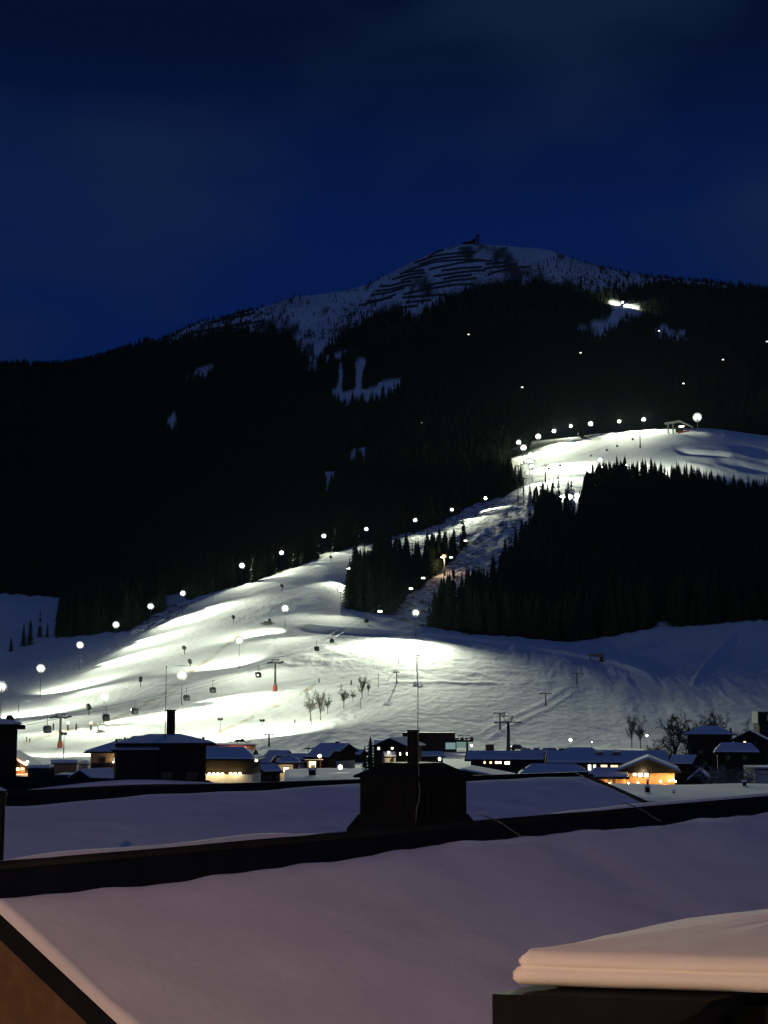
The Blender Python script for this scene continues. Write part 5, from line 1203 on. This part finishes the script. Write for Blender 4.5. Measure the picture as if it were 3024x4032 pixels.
for p, b, t_, k, w_, Y, lab in [(2522, 2946, 2812, 3, .62, 408, 'heart shaped bare tree left of the round crowned trees'), (2488, 2946, 2800, 4, .5, 410, 'slim left stem of the heart shaped bare tree'), (2660, 3010, 2786, 4, .85, 290, 'tallest round crowned bare tree at the right'), (2735, 2990, 2815, 3, .85, 300, 'round crowned bare tree right of the tallest one'), (2630, 3040, 2890, 5, .9, 262, 'lower dark bare tree in front of the tallest one'),
                                (2808, 2990, 2776, 4, .55, 330, 'left one of the tall twin bare trees behind the black house'), (2845, 2990, 2790, 3, .55, 332, 'right one of the tall twin bare trees behind the black house'), (2935, 2960, 2825, 5, .75, 344, 'faint bare tree left of the white cube house'), (2705, 3040, 2905, 3, .9, 235, 'dark bare tree right beside the glowing gable'), (2575, 2990, 2905, 5, 1.0, 330, 'small bare tree behind the chalet ridge')]:
    zb = gpos(p, Y).z if Y > 345 else 0.0
    g = floor_at(p, Y, zb); plant_bare(g, zat(t_, Y) - zb, k, lab, 'bare trees at the right of the village', w_)
for i, (p, Y, t_, w_) in enumerate([(2840, 150, 2998, 1.3), (2885, 146, 2992, 1.4), (2925, 150, 3006, 1.3)]):
    o = plant_bare(floor_at(p, Y), zat(t_, Y), 3 + i, ['left', 'middle', 'right'][i] + ' snow frosted shrub behind the broad flat roof', 'frosted shrubs at the right', w_, 'frosted_shrub')
    for ch in o.children:
        if ch.name.startswith('crown'):
            ch.data = ch.data.copy(); ch.data.materials.clear(); ch.data.materials.append(M['concrete'])
house(floor_at(2762, 158), 4.0, mpx(80, 158), zat(3072, 158), zat(3037, 158) - zat(3072, 158), R(75), 'small wooden gable hut right of the glowing chalet', wall='warmwood', over=.3, snow=.2, cat='hut', name='hut')
slab_shed(2955, 3060, 3020, 3032, 152, 'pale snow roofed shed at the right picture edge', 'plaster', 5, windows=[(.25, zat(3052, 152), .35, .9, 'warmpane')])
# parked cars
def car_proto():
    o = empty('parked_car', (0, 0, 0))
    b = MB().prism([(-2.1, -.85, .35), (2.1, -.85, .35), (2.15, -.85, .75), (1.3, -.85, .95), (-2.0, -.85, .98), (-2.15, -.85, .7)], (0, 1.7, 0)).build('body', M['blackpaint'], o)
    c = MB().prism([(-1.9, -.72, .97), (1.0, -.72, .95), (.45, -.72, 1.45), (-1.4, -.72, 1.48)], (0, 1.44, 0)).build('cabin', M['glassdark'], o)
    MB().prism([(-1.42, -.70, 1.485), (.46, -.70, 1.455), (.4, -.70, 1.62), (-1.35, -.70, 1.66)], (0, 1.4, 0)).build('snow_cover', M['snow'], c)
    for x in (-1.3, 1.3):
        for s in (-1, 1): MB().tube([(x, s * .74, .33), (x, s * .92, .33)], .33, 10).build('wheel', M['blackpaint'], o)
    for s in (-1, 1): MB().box((2.14, s * .6, .68), (.06, .3, .14)).build('headlight', M['concrete'], o)
    return o
car0 = car_proto()
for i, (p, Y) in enumerate([(2078, 384), (2112, 385), (2146, 384), (2180, 385), (2214, 384), (2300, 372), (2340, 373), (2380, 372), (2418, 371), (2040, 398)]):
    c = car0 if i == 0 else copy_tree(car0)
    c.location = gpos(p, Y); c.rotation_euler = (0, 0, R(90 + random.uniform(-12, 12) if i % 3 else random.uniform(-15, 15)))
    tag(c, ('%s dark parked car from the left in the row before the lit snow bank' % ORD[i]) if i < 5 else ('%s snow topped parked car from the left behind the chalet ridge' % ORD[i - 5]) if i < 9 else 'dark car parked beside the tall platform pylon', 'car', 'parked cars behind the chalet')

# more roofs crowding the middle of the village
for px_, Y_, wpx, ez, rise_, yaw_, lab, wl in [(1098, 325, 75, 2978, .9, -10, 'small snowy roof behind the yellow windowed cabin', 'timber'), (1172, 292, 60, 2992, .8, 20, 'little snow roofed cottage between the cabin and the pavilion', 'plaster'), (1400, 338, 62, 2972, .8, -20, 'low snow roofed barn just left of the village conifer', 'timber'),
                                             (1690, 312, 95, 2980, .7, 6, 'low dark shed with a snowy roof in front of the valley station', 'timber'), (2120, 300, 110, 2980, 1.0, -8, 'snowy roofed house left of the car park snow bank', 'timber'), (2285, 268, 95, 2972, .9, 14, 'half hidden snowy roof behind the long chalet wing', 'plaster'), (2700, 205, 75, 3010, .9, -25, 'small dark cottage right behind the glowing gable', 'timber'), (1048, 232, 62, 3040, .8, 30, 'tiny snow roofed hut below the small pale house', 'timber')]:
    house(floor_at(px_, Y_ + 2), mpx(wpx, Y_), 4.6, max(1.6, zat(ez, Y_)), rise_, R(yaw_), lab, (0, 0), .45, wl, .25, windows=[('f', -.6, max(1.0, zat(ez, Y_) - .8), .45, .5, 'warmpane' if px_ in (1098, 1400, 2120) else 'glassdark'), ('f', .7, max(1.0, zat(ez, Y_) - .8), .45, .5, 'glassdark')])

# ------------------------------------------------------------------ the near roof (roof A)
M['fgsnow'] = noisy('near_roof_snow', (0.80, 0.80, 0.81), (0.88, 0.88, 0.88), 0.9, 0.95, 0.12, 5)
_t = M['fgsnow'].node_tree; _b = _t.nodes['Principled BSDF']
_co = _t.nodes.new('ShaderNodeTexCoord'); _n = _t.nodes.new('ShaderNodeTexNoise'); _n.inputs['Scale'].default_value = 38; _n.inputs['Detail'].default_value = 6; _n.inputs['Roughness'].default_value = .7
_n2 = _t.nodes.new('ShaderNodeTexNoise'); _n2.inputs['Scale'].default_value = 2.6; _n2.inputs['Detail'].default_value = 4
_t.links.new(_co.outputs['Object'], _n.inputs['Vector']); _t.links.new(_co.outputs['Object'], _n2.inputs['Vector'])
_a = _t.nodes.new('ShaderNodeMath'); _a.operation = 'MULTIPLY_ADD'; _a.inputs[1].default_value = .22; _t.links.new(_n.outputs['Fac'], _a.inputs[0]); _t.links.new(_n2.outputs['Fac'], _a.inputs[2])
_bp = _t.nodes.new('ShaderNodeBump'); _bp.inputs['Strength'].default_value = .2; _bp.inputs['Distance'].default_value = .06
_t.links.new(_a.outputs[0], _bp.inputs['Height']); _t.links.new(_bp.outputs[0], _b.inputs['Normal'])
M['board'] = noisy('spruce_board', (0.115, 0.060, 0.014), (0.18, 0.098, 0.026), 2.2, 0.5, 0.04, 5, stretch=(1.0, 3.0, 3.0))
def roof_frame(p0, p1, tanp):
    d = (p1 - p0); d.z = 0; d.normalize(); n = Vector((d.y, -d.x, 0))          # n: downhill, towards the viewer's right
    return d, n, Vector((n.x, n.y, -tanp))
def snow_sheet(name, org, d, dn, s0, s1, t0f, t1, thick, parent, mat, ns=150, ntt=46, lip=(True, True), noise=.035, seed=3, edge=.3):
    """snow lying on a roof plane: s along the ridge, t down the slope; its rounded rims are real"""
    up = dn.cross(d).normalized()
    if up.z < 0: up = -up
    mb = MB()
    tv = np.concatenate([[0, .012, .03, .06, .1], np.linspace(.14, 1, ntt - 5)])
    Lk = s1 - s0
    rim = np.array([0, .25, .5, .8, 1.0, 1.3, 1.8]) * edge / Lk
    sv = np.concatenate([rim, np.linspace(rim[-1] * 1.6, 1 - rim[-1] * 1.6, ns - 14), 1 - rim[::-1]])
    for a in sv:
        s = s0 + Lk * a; t0 = t0f(s)
        for b in tv:
            t = t0 + (t1 - t0) * b
            e = min((s - s0) if lip[0] else 9, (s1 - s) if lip[1] else 9); et = (t - t0)
            f = min(1, e / edge); g_ = min(1, et / (edge * 1.3))
            hh = thick * math.sqrt(max(0, 1 - (1 - f) ** 2)) * (0.25 + 0.75 * math.sqrt(max(0, 1 - (1 - g_) ** 2)))
            hh += f * g_ * noise * 2 * (float(vnoise(np.array(s / 1.7), np.array(t / 1.1), seed)) + .5 * float(vnoise(np.array(s / .6), np.array(t / .45), seed + 3)))
            q = org + d * s + dn * t + up * max(hh, 0.012); mb.v.append(tuple(q))
    nt_ = len(tv)
    mb.f = [(i * nt_ + j, (i + 1) * nt_ + j, (i + 1) * nt_ + j + 1, i * nt_ + j + 1) for i in range(len(sv) - 1) for j in range(nt_ - 1)]
    return mb.build(name, mat, parent, True)
zA = ZC - 1.5
a0 = Wz(-200, 3408 + .0876 * 200, zA); a1 = Wz(3024, 3143, zA)
d, n, dn = roof_frame(a0, a1, 0.40)
LA = (a1 - a0).length + 14.0
up = dn.cross(d).normalized(); up = up if up.z > 0 else -up
dnf = Vector((-n.x, -n.y, -0.40)); upf = dnf.cross(d).normalized(); upf = upf if upf.z > 0 else -upf
TA = 11.5
rootA = empty('near_house', (a0 + d * 6 + Vector((n.x, n.y, 0)) * 1) * 1.0 - Vector((0, 0, zA)), 0, 'nearest house right below, its broad snowy roof filling the foreground', 'house')
invA = Matrix.Translation(-rootA.location)
def PA(o, par=None):
    o.parent = par or rootA; o.matrix_parent_inverse = invA if par is None else Matrix.Identity(4)
    return o
ov = 0.0
def slab(o_, d_, dn_, up_, s0, s1, t0, t1, th0, th1):
    q = [o_ + d_ * s + dn_ * t for s, t in ((s0, t0), (s1, t0), (s1, t1), (s0, t1))]
    return MB().add([p + up_ * th0 for p in q] + [p + up_ * th1 for p in q], [(3, 2, 1, 0), (4, 5, 6, 7), (0, 1, 5, 4), (1, 2, 6, 5), (2, 3, 7, 6), (3, 0, 4, 7)])
roofA = PA(slab(a0, d, dn, up, 0, LA, 0, TA, -.14, 0).build('roof', M['sheet'], None))
farA = PA(slab(a0, d, dnf, upf, 0, LA, 0, 6.0, -.14, 0).build('far_roof', M['sheet'], None))
# the ridge cap: a low rounded sheet metal hood
capm = MB(); 
for s in (0, LA):
    pass
capo = PA(MB().tube([a0 + d * .0 + Vector((0, 0, -.03)), a0 + d * LA + Vector((0, 0, -.03))], 0.075, 10).build('ridge_cap', M['sheet'], None, True))
rw = random.Random(5)
ph = [rw.uniform(0, 6.28) for _ in range(6)]
def t0A(s):
    base = np.interp(s, [0, 1.2, 7, 15.5, 30], [.66, .62, .50, .47, .47])
    return float(base + .022 * math.sin(s * 2.1 + ph[0]) + .016 * math.sin(s * 4.7 + ph[1]) + .012 * math.sin(s * 9.3 + ph[2]) + .04 * math.sin(s * .7 + ph[3]))
sA = snow_sheet('snow_cover', a0, d, dn, 0.02, LA, t0A, TA, .11, None, M['fgsnow'], ns=220, ntt=70, lip=(True, False), noise=.03, edge=.10)
PA(sA)
# snow on the far side swells just over the ridge, gone near the chimney
def far_snow(s0, s1, seed):
    mb = MB(); ns = 90
    prof = [(-.02, .02), (.03, .075), (.10, .115), (.25, .13), (.8, .13), (3.5, .13)]
    for i in range(ns + 1):
        s = s0 + (s1 - s0) * i / ns; e = min(1, min(s - s0, s1 - s) / 1.6); e = e * e * (3 - 2 * e)
        wv = .75 + .6 * float(vnoise(np.array(s / 1.3), np.array(.3), seed))
        for t, h in prof:
            q = a0 + d * s + dnf * max(t, 0.0) + n * (.05 * e if t < 0 else 0) + upf * (h * e * wv + .03)
            mb.v.append(tuple(q))
    m = len(prof); mb.f = [(i * m + j, (i + 1) * m + j, (i + 1) * m + j + 1, i * m + j + 1) for i in range(ns) for j in range(m - 1)]
    return PA(mb.build('far_snow', M['fgsnow'], None, True), None)
def s_of(px): 
    best = min(np.linspace(0, LA, 2000), key=lambda s: abs(proj(a0 + d * s)[0] - px)); return float(best)
far_snow(-.2, s_of(1480), 4); far_snow(s_of(2060), LA, 6)
# verge: metal edge, then the wooden barge boards of the gable
back = -d
q0 = a0
vb = MB().add([q0 + dn * t + up * h for t, h in ((-.02, .015), (TA, .015), (TA, -.15), (-.02, -.15))] + [q0 + back * .03 + dn * t + up * h for t, h in ((-.02, .015), (TA, .015), (TA, -.15), (-.02, -.15))], [(0, 1, 2, 3), (7, 6, 5, 4), (0, 4, 5, 1), (1, 5, 6, 2), (2, 6, 7, 3), (3, 7, 4, 0)]).build('verge_flashing', M['sheet'], None)
PA(vb)
for k, (h0, h1, off) in enumerate(((-.153, -.50, .012), (-.52, -.90, -.07), (-.92, -1.5, -.12))):
    bd = MB().add([q0 + back * (off + e) + dn * t + up * h for e in (-.03, 0) for t, h in ((-.1, h0), (TA, h0), (TA, h1), (-.1, h1))], [(0, 1, 2, 3), (7, 6, 5, 4), (0, 4, 5, 1), (1, 5, 6, 2), (2, 6, 7, 3), (3, 7, 4, 0)]).build('barge_board', M['board'], None)
    PA(bd)
gb = MB().prism([a0 + d * .35 + Vector((0, 0, -.25)), a0 + d * .35 + dn * TA - Vector((0, 0, .25)), Vector((*(a0 + d * .35 + dn * TA).xy, -1)), Vector((*(a0 + d * .35 + dnf * 6).xy, -1)), a0 + d * .35 + dnf * 6 - Vector((0, 0, .25))], d * .3).build('gable_wall', M['board'], None)
PA(gb)
bx = MB().prism([Vector((*(a0 + d * .7 + dn * (TA - .6)).xy, -1)), Vector((*(a0 + d * (LA - .5) + dn * (TA - .6)).xy, -1)), Vector((*(a0 + d * (LA - .5) + dnf * 5.4).xy, -1)), Vector((*(a0 + d * .7 + dnf * 5.4).xy, -1))], (0, 0, 7.9)).build('wall', M['plaster'], None)
PA(bx)
# wires looped over the bare ridge strip
for px in (1930, 2500):
    s = s_of(px - 55); c0 = a0 + d * s + up * .09
    pts = [c0 + d * .0 + dnf * .05 + up * .05, c0 + d * .06 + up * .03, c0 + d * .22 + dn * .07 + up * .0, c0 + d * .33 + dn * .18 + up * -.03, c0 + d * .34 + dn * .30 + up * -.05, c0 + d * .34 + dn * .46 + up * -.05]
    PA(MB().tube(pts, .008, 6).build('conductor_wire', M['steel'], None, True))

# chimney with hood and flue, standing on the far slope of the near roof
cY = 20.6
cc = floor_at(1636, cY); yawA = math.atan2(d.y, d.x)
o = empty('roof_chimney', (cc.x, cc.y, 8.2), yawA, 'big black chimney block with a hipped hood rising behind the near ridge', 'chimney')
zt = zat(3062, cY) - 8.2; side = mpx(412, cY) / (abs(math.cos(yawA)) + abs(math.sin(yawA)))
MB().box((0, 0, zt / 2), (side, side, zt)).build('shaft', M['soot'], o)
e1 = mpx(466, cY) / 2.83 * 1.0; e2 = mpx(228, cY) / 2.83; zh = zat(3002, cY) - 8.2
MB().add([(s * e1, t * e1, zt + .004) for s, t in ((-1, -1), (1, -1), (1, 1), (-1, 1))] + [(s * e1, t * e1, zt + .03) for s, t in ((-1, -1), (1, -1), (1, 1), (-1, 1))] + [(s * e2, t * e2, zh) for s, t in ((-1, -1), (1, -1), (1, 1), (-1, 1))],
         [(3, 2, 1, 0), (0, 1, 5, 4), (1, 2, 6, 5), (2, 3, 7, 6), (3, 0, 4, 7), (4, 5, 9, 8), (5, 6, 10, 9), (6, 7, 11, 10), (7, 4, 8, 11), (8, 9, 10, 11)]).build('hood', M['soot'], o)
f0 = side / 2 + .015; f1 = side / 2 + .13; zb_ = zat(3262, cY) - 8.2; zc_ = zat(3205, cY) - 8.2
MB().add([(s * f1, t * f1, zb_ - .6) for s, t in ((-1, -1), (1, -1), (1, 1), (-1, 1))] + [(s * f1, t * f1, zb_) for s, t in ((-1, -1), (1, -1), (1, 1), (-1, 1))] + [(s * f0, t * f0, zc_) for s, t in ((-1, -1), (1, -1), (1, 1), (-1, 1))],
         [(3, 2, 1, 0), (0, 1, 5, 4), (1, 2, 6, 5), (2, 3, 7, 6), (3, 0, 4, 7), (4, 5, 9, 8), (5, 6, 10, 9), (6, 7, 11, 10), (7, 4, 8, 11), (8, 9, 10, 11)]).build('base_flashing', M['soot'], o)
for sx, sy in ((-1, 0), (0, -1)):
    for k in (-.28, 0, .28):
        c_ = (sx * (side / 2 + .006), k * side, zt / 2 + .2) if sx else (k * side, sy * (side / 2 + .006), zt / 2 + .2)
        MB().box(c_, (.012 if sx else .02, .02 if sx else .012, zt - .5)).build('seam', M['sheet'], o)
ztop = zat(2877, cY) - 8.2
fl_ = MB().tube([(0, 0, zh - .05), (0, 0, ztop)], mpx(46, cY) / 2, 16).build('flue', M['soot'], o)
MB().tube([(0, 0, ztop), (0, 0, ztop + .012)], mpx(50, cY) / 2, 16).build('flue_rim', M['soot'], fl_)
# lightning rod and its wire down the front of the shaft
wc = W(1646, 2690, cY - .75)
pts = [W(1646, 2690, cY - .74), W(1645, 2870, cY - .74), W(1650, 3090, cY - .74), W(1654, 3110, cY - .75), W(1650, 3150, cY - .78), W(1641, 3180, cY - .78), W(1637, 3245, cY - .78)]
w0 = MB().tube([p - Vector((cc.x, cc.y, 8.2)) for p in pts[:3]], .006, 6).build('lightning_rod', M['steel'], None); w0.parent = o; w0.matrix_parent_inverse = Matrix.Rotation(-yawA, 4, 'Z')
w1 = MB().tube([p - Vector((cc.x, cc.y, 8.2)) for p in pts[2:]], .007, 6).build('lightning_wire', M['steel'], None); w1.parent = o; w1.matrix_parent_inverse = Matrix.Rotation(-yawA, 4, 'Z')
# slim black vent pipe at the very left edge
q = W(3, 3250, 21.5)
o = empty('edge_vent_pipe', (q.x, q.y, 7.5), yawA, 'slim black vent pipe at the left picture edge behind the near ridge', 'vent pipe')
zz = zat(3130, 21.5) - 7.5
MB().tube([(0, 0, 0), (0, 0, zz)], .055, 12).build('pipe', M['soot'], o); MB().lathe([(.06, 0), (.075, .01), (.07, .05), (.02, .08)], (0, 0, zz - .02), 12).build('cowl', M['soot'], o)

# ------------------------------------------------------------------ roof B behind it
zB = ZC - 1.8
b0 = Wz(10, 3123, zB); b1 = Wz(2310, 3046, zB)
dB, nB, dnB = roof_frame(b0, b1, 0.27)
b0 = b0 - dB * 6.0
LB = (b1 - b0).length
upB = dnB.cross(dB).normalized(); upB = upB if upB.z > 0 else -upB
dnBf = Vector((-nB.x, -nB.y, -.27)); upBf = dnBf.cross(dB).normalized(); upBf = upBf if upBf.z > 0 else -upBf
rootB = empty('second_house', (b0 + dB * LB / 2) - Vector((0, 0, zB)), 0, 'second house behind the near ridge with a violet blue snowy roof', 'house')
invB = Matrix.Translation(-rootB.location)
def PB(o): o.parent = rootB; o.matrix_parent_inverse = invB; return o
PB(slab(b0, dB, dnB, upB, 0, LB, 0, 8.0, -.18, 0).build('roof', M['sheet'], None))
PB(slab(b0, dB, dnBf, upBf, 0, LB, 0, 7.0, -.18, 0).build('far_roof', M['sheet'], None))
PB(MB().tube([b0 - Vector((0, 0, .03)), b0 + dB * LB - Vector((0, 0, .03))], .09, 10).build('ridge_cap', M['sheet'], None, True))
def t0B(s): return float(np.interp(s, [0, 6, 9, 14, LB], [1.25, 1.15, .85, .62, .62]) + .05 * math.sin(s * 1.1 + 1) + .02 * math.sin(s * 3.3))
PB(snow_sheet('snow_cover', b0, dB, dnB, .1, LB - .75, t0B, 8.0, .22, None, M['fgsnow'], ns=160, ntt=50, lip=(False, True), seed=9, noise=.04))
mb = MB()
for i in range(61):
    s = 6 + (LB - 15) * i / 60; e = max(0, math.sin(math.pi * i / 60)) ** .5
    for t, h in ((0, .05), (.1, .16), (.4, .2), (3, .2)):
        mb.v.append(tuple(b0 + dB * s + dnBf * t + upBf * (h * e * (.8 + .5 * math.sin(s * .9)) + .03)))
mb.f = [(i * 4 + j, (i + 1) * 4 + j, (i + 1) * 4 + j + 1, i * 4 + j + 1) for i in range(60) for j in range(3)]
PB(mb.build('far_snow', M['fgsnow'], None, True))
PB(MB().tube([b1 - dB * .5 + dnB * .05 + upB * .05, b1 - dB * .45 + dnB * .5 + upB * .03, b1 - dB * .38 + dnB * 3 + upB * .03, b1 - dB * .36 + dnB * 7 + upB * .03], .015, 6).build('conductor_wire', M['steel'], None, True))
PB(MB().prism([Vector((*(b0 + dB * .6 + dnB * 7).xy, -1)), Vector((*(b1 - dB * .6 + dnB * 7).xy, -1)), Vector((*(b1 - dB * .6 + dnBf * 6).xy, -1)), Vector((*(b0 + dB * .6 + dnBf * 6).xy, -1))], (0, 0, 8.9)).build('wall', M['plaster'], None))
PB(MB().prism([b1 - dB * .62 - Vector((0, 0, .2)), b1 - dB * .62 + dnB * 7 - Vector((0, 0, .2)), b1 - dB * .62 + dnBf * 6 - Vector((0, 0, .2))], -dB * .3).build('gable_wall', M['timber'], None))
# long low dark roof between B and the black house
zCr = zat(3052, 58)
c0 = Wz(-160, 3052, zCr); c1 = Wz(820, 3072, zCr)
dC = (c1 - c0); LC = dC.length; dC.normalize(); nC = Vector((dC.y, -dC.x, 0)); dnC = Vector((nC.x, nC.y, -.22)); dnCf = Vector((-nC.x, -nC.y, -.3))
upC = dnC.cross(dC).normalized(); upC = upC if upC.z > 0 else -upC
rootC = empty('low_barn', ((c0 + c1) / 2).xy.to_3d(), 0, 'long low black roof with a sliver of blue snow at the left', 'barn')
invC = Matrix.Translation(-rootC.location)
def PC(o): o.parent = rootC; o.matrix_parent_inverse = invC; return o
PC(slab(c0, dC, dnC, upC, 0, LC, 0, 6, -.15, 0).build('roof', M['sheet'], None)); PC(slab(c0, dC, dnCf, -dnCf.cross(dC).normalized() if dnCf.cross(dC).z < 0 else dnCf.cross(dC).normalized(), 0, LC, 0, 5, -.15, 0).build('far_roof', M['sheet'], None))
def t0C(s): return float(np.interp(s, [0, LC * .3, LC * .5, LC], [1.5, 1.8, 3.2, 5.0]))
PC(snow_sheet('snow_cover', c0, dC, dnC, .1, LC * .62, t0C, 6.0, .2, None, M['fgsnow'], ns=50, ntt=20, lip=(False, False), seed=19))
PC(MB().prism([Vector((*(c0 + dnC * 5.2).xy, -1)), Vector((*(c1 + dnC * 5.2).xy, -1)), Vector((*(c1 + dnCf * 4.4).xy, -1)), Vector((*(c0 + dnCf * 4.4).xy, -1))], (0, 0, zCr - .3)).build('wall', M['timber'], None))

# ------------------------------------------------------------------ snow capped hatch box at the lower right
zT = 10.62
zS = zT + .15
A_ = Wz(1990, 3880, zT)
o = empty('snowy_parapet', (A_.x + .6, A_.y, zT), 0, 'dark timber parapet corner at the lower right under a thick cushion of snow', 'parapet')
org = o.location.copy()
def rel(p): return Vector((p.x - org.x, p.y - org.y, 0))
Fr = Wz(3400, 3925, zT); Bk = Wz(3024, 3578, zS)
dB_ = (rel(Bk) - rel(A_)).normalized(); dF_ = (rel(Fr) - rel(A_)).normalized()
corner = rel(A_)
poly = [corner, rel(Fr), rel(Fr) + dB_ * 3.2] + [rel(Wz(x, y, zS)) for x, y in ((3400, 3548), (3024, 3580), (2672, 3624), (2379, 3684), (2183, 3728))]
def rounded(poly, r, n=16, step=.05):
    out = []; m = len(poly)
    for i in range(m):
        p, q, t = poly[i - 1], poly[i], poly[(i + 1) % m]
        u = (p - q).normalized(); v = (t - q).normalized(); ang = u.angle(v); c = min(r / math.tan(ang / 2), .45 * min((p - q).length, (t - q).length))
        a_, b_ = q + u * c, q + v * c
        out += [(a_ * (1 - k / n) ** 2 + q * 2 * (k / n) * (1 - k / n) + b_ * (k / n) ** 2) for k in range(n)]
        nx = t + (q - t).normalized() * min(r / math.tan(max(.2, (q - t).angle(poly[(i + 2) % m] - t)) / 2), .45 * min((q - t).length, (poly[(i + 2) % m] - t).length))
        L_ = (nx - b_).length; k_ = max(2, int(L_ / step)); out += [b_.lerp(nx, k / k_) for k in range(k_)]
    return out
def cushion(poly, H):
    out = rounded(poly, .20); m = len(out)
    cen = sum(out, Vector()) / m
    nor = []
    for i in range(m):
        t = (out[(i + 1) % m] - out[i - 1]); nn = Vector((t.y, -t.x, 0)).normalized()
        if nn.dot(out[i] - cen) < 0: nn = -nn
        nor.append(nn)
    prof = [(-.06, .0), (.0, .006), (.028, .035), (.034, .07), (.018, .098), (-.006, .110), (.006, .122), (.010, .142), (-.010, .166), (-.028, .184), (-.05, .196), (-.075, .203)]
    rows_ = []
    for off, z in prof:
        rows_.append([out[i] + nor[i] * (off + .018 * float(vnoise(np.array(i / 7.0), np.array(z * 12), 51)) + .006 * float(vnoise(np.array(i / 2.5), np.array(z * 30), 52))) + Vector((0, 0, z * H / .21 + .012 * float(vnoise(np.array(i / 11.0), np.array(.5), 53)))) for i in range(m)])
    last = rows_[-1]
    for k in range(1, 14):
        f = k / 14
        rows_.append([p.lerp(Vector((cen.x, cen.y, p.z)), f) + Vector((0, 0, .045 * math.sin(f * math.pi / 2) + .014 * float(vnoise(np.array(p.x * 4 + f), np.array(p.y * 4 + f * 3), 57)))) for p in last])
    mb = MB(); mb.v = [tuple(p) for r_ in rows_ for p in r_]
    mb.f = [(k * m + i, k * m + (i + 1) % m, (k + 1) * m + (i + 1) % m, (k + 1) * m + i) for k in range(len(rows_) - 1) for i in range(m)]
    mb.f.append(tuple((len(rows_) - 1) * m + i for i in range(m)))
    return mb.build('snow_cushion', M['fgsnow'], o, True)
cushion(poly, .175)
bl = Wz(1938, 3912, zT - .01); dl = rel(bl)
# beam under the snow: its underside climbs towards the right
e = dF_ * 2.2
MB().add([dl + Vector((0, 0, -.012)), dl + dF_ * 1.05 + Vector((0, 0, -.012)), dl + dF_ * 1.0 + Vector((0, 0, -.06)), dl + dF_ * .45 + Vector((0, 0, -.40)), dl + Vector((0, 0, -.75))] +
         [p + dB_ * .9 for p in (dl + Vector((0, 0, -.012)), dl + dF_ * 1.05 + Vector((0, 0, -.012)), dl + dF_ * 1.0 + Vector((0, 0, -.06)), dl + dF_ * .45 + Vector((0, 0, -.40)), dl + Vector((0, 0, -.75)))],
         [(4, 3, 2, 1, 0), (5, 6, 7, 8, 9)] + [(i, (i + 1) % 5, 5 + (i + 1) % 5, 5 + i) for i in range(5)]).build('beam', M['soot'], o)
pz = rel(Wz(2960, 3985, zT - .1))
MB().box(pz + Vector((.12, .3, -.6)), (.34, .3, 1.0)).build('post', M['soot'], o)

# ------------------------------------------------------------------ our own house wall behind the camera with its balcony lamp
o = empty('viewpoint_house', (0, -1.2, 0), 0, 'house wall with a balcony lamp behind the viewpoint', 'house')
MB().box((0, -.2, 7.5), (26, .4, 17)).build('wall', M['plaster'], o)
MB().box((0, .55, 10.0), (9, 1.1, .2)).build('balcony', M['warmwood'], o)
lampo = MB().lathe([(.05, .12), (.12, .05), (.12, -.08), (.04, -.16)], (-6.5, .25, 14.6), 10).build('wall_lamp', M['warmbulb'], o)
bulb_light(o, (-6.5, .6, 14.6), 2900, (1.0, .55, .30), .12)

# ------------------------------------------------------------------ night haze
hz = MB().box((0, 1900, 640), (5200, 4400, 1286)).build('haze', None)
tag(hz, 'thin cold night haze filling the valley air', None, None, 'stuff')
hm = bpy.data.materials.new('night_haze'); hm.use_nodes = True
ht = hm.node_tree; ht.nodes.clear()
ho = ht.nodes.new('ShaderNodeOutputMaterial'); hv = ht.nodes.new('ShaderNodeVolumePrincipled')
hv.inputs['Color'].default_value = (0.62, 0.86, 1.0, 1); hv.inputs['Density'].default_value = 0.0000045; hv.inputs['Anisotropy'].default_value = 0.2
ht.links.new(hv.outputs[0], ho.inputs['Volume'])
hm.cycles.homogeneous_volume = True
hz.data.materials.append(hm)
hz.display_type = 'WIRE'
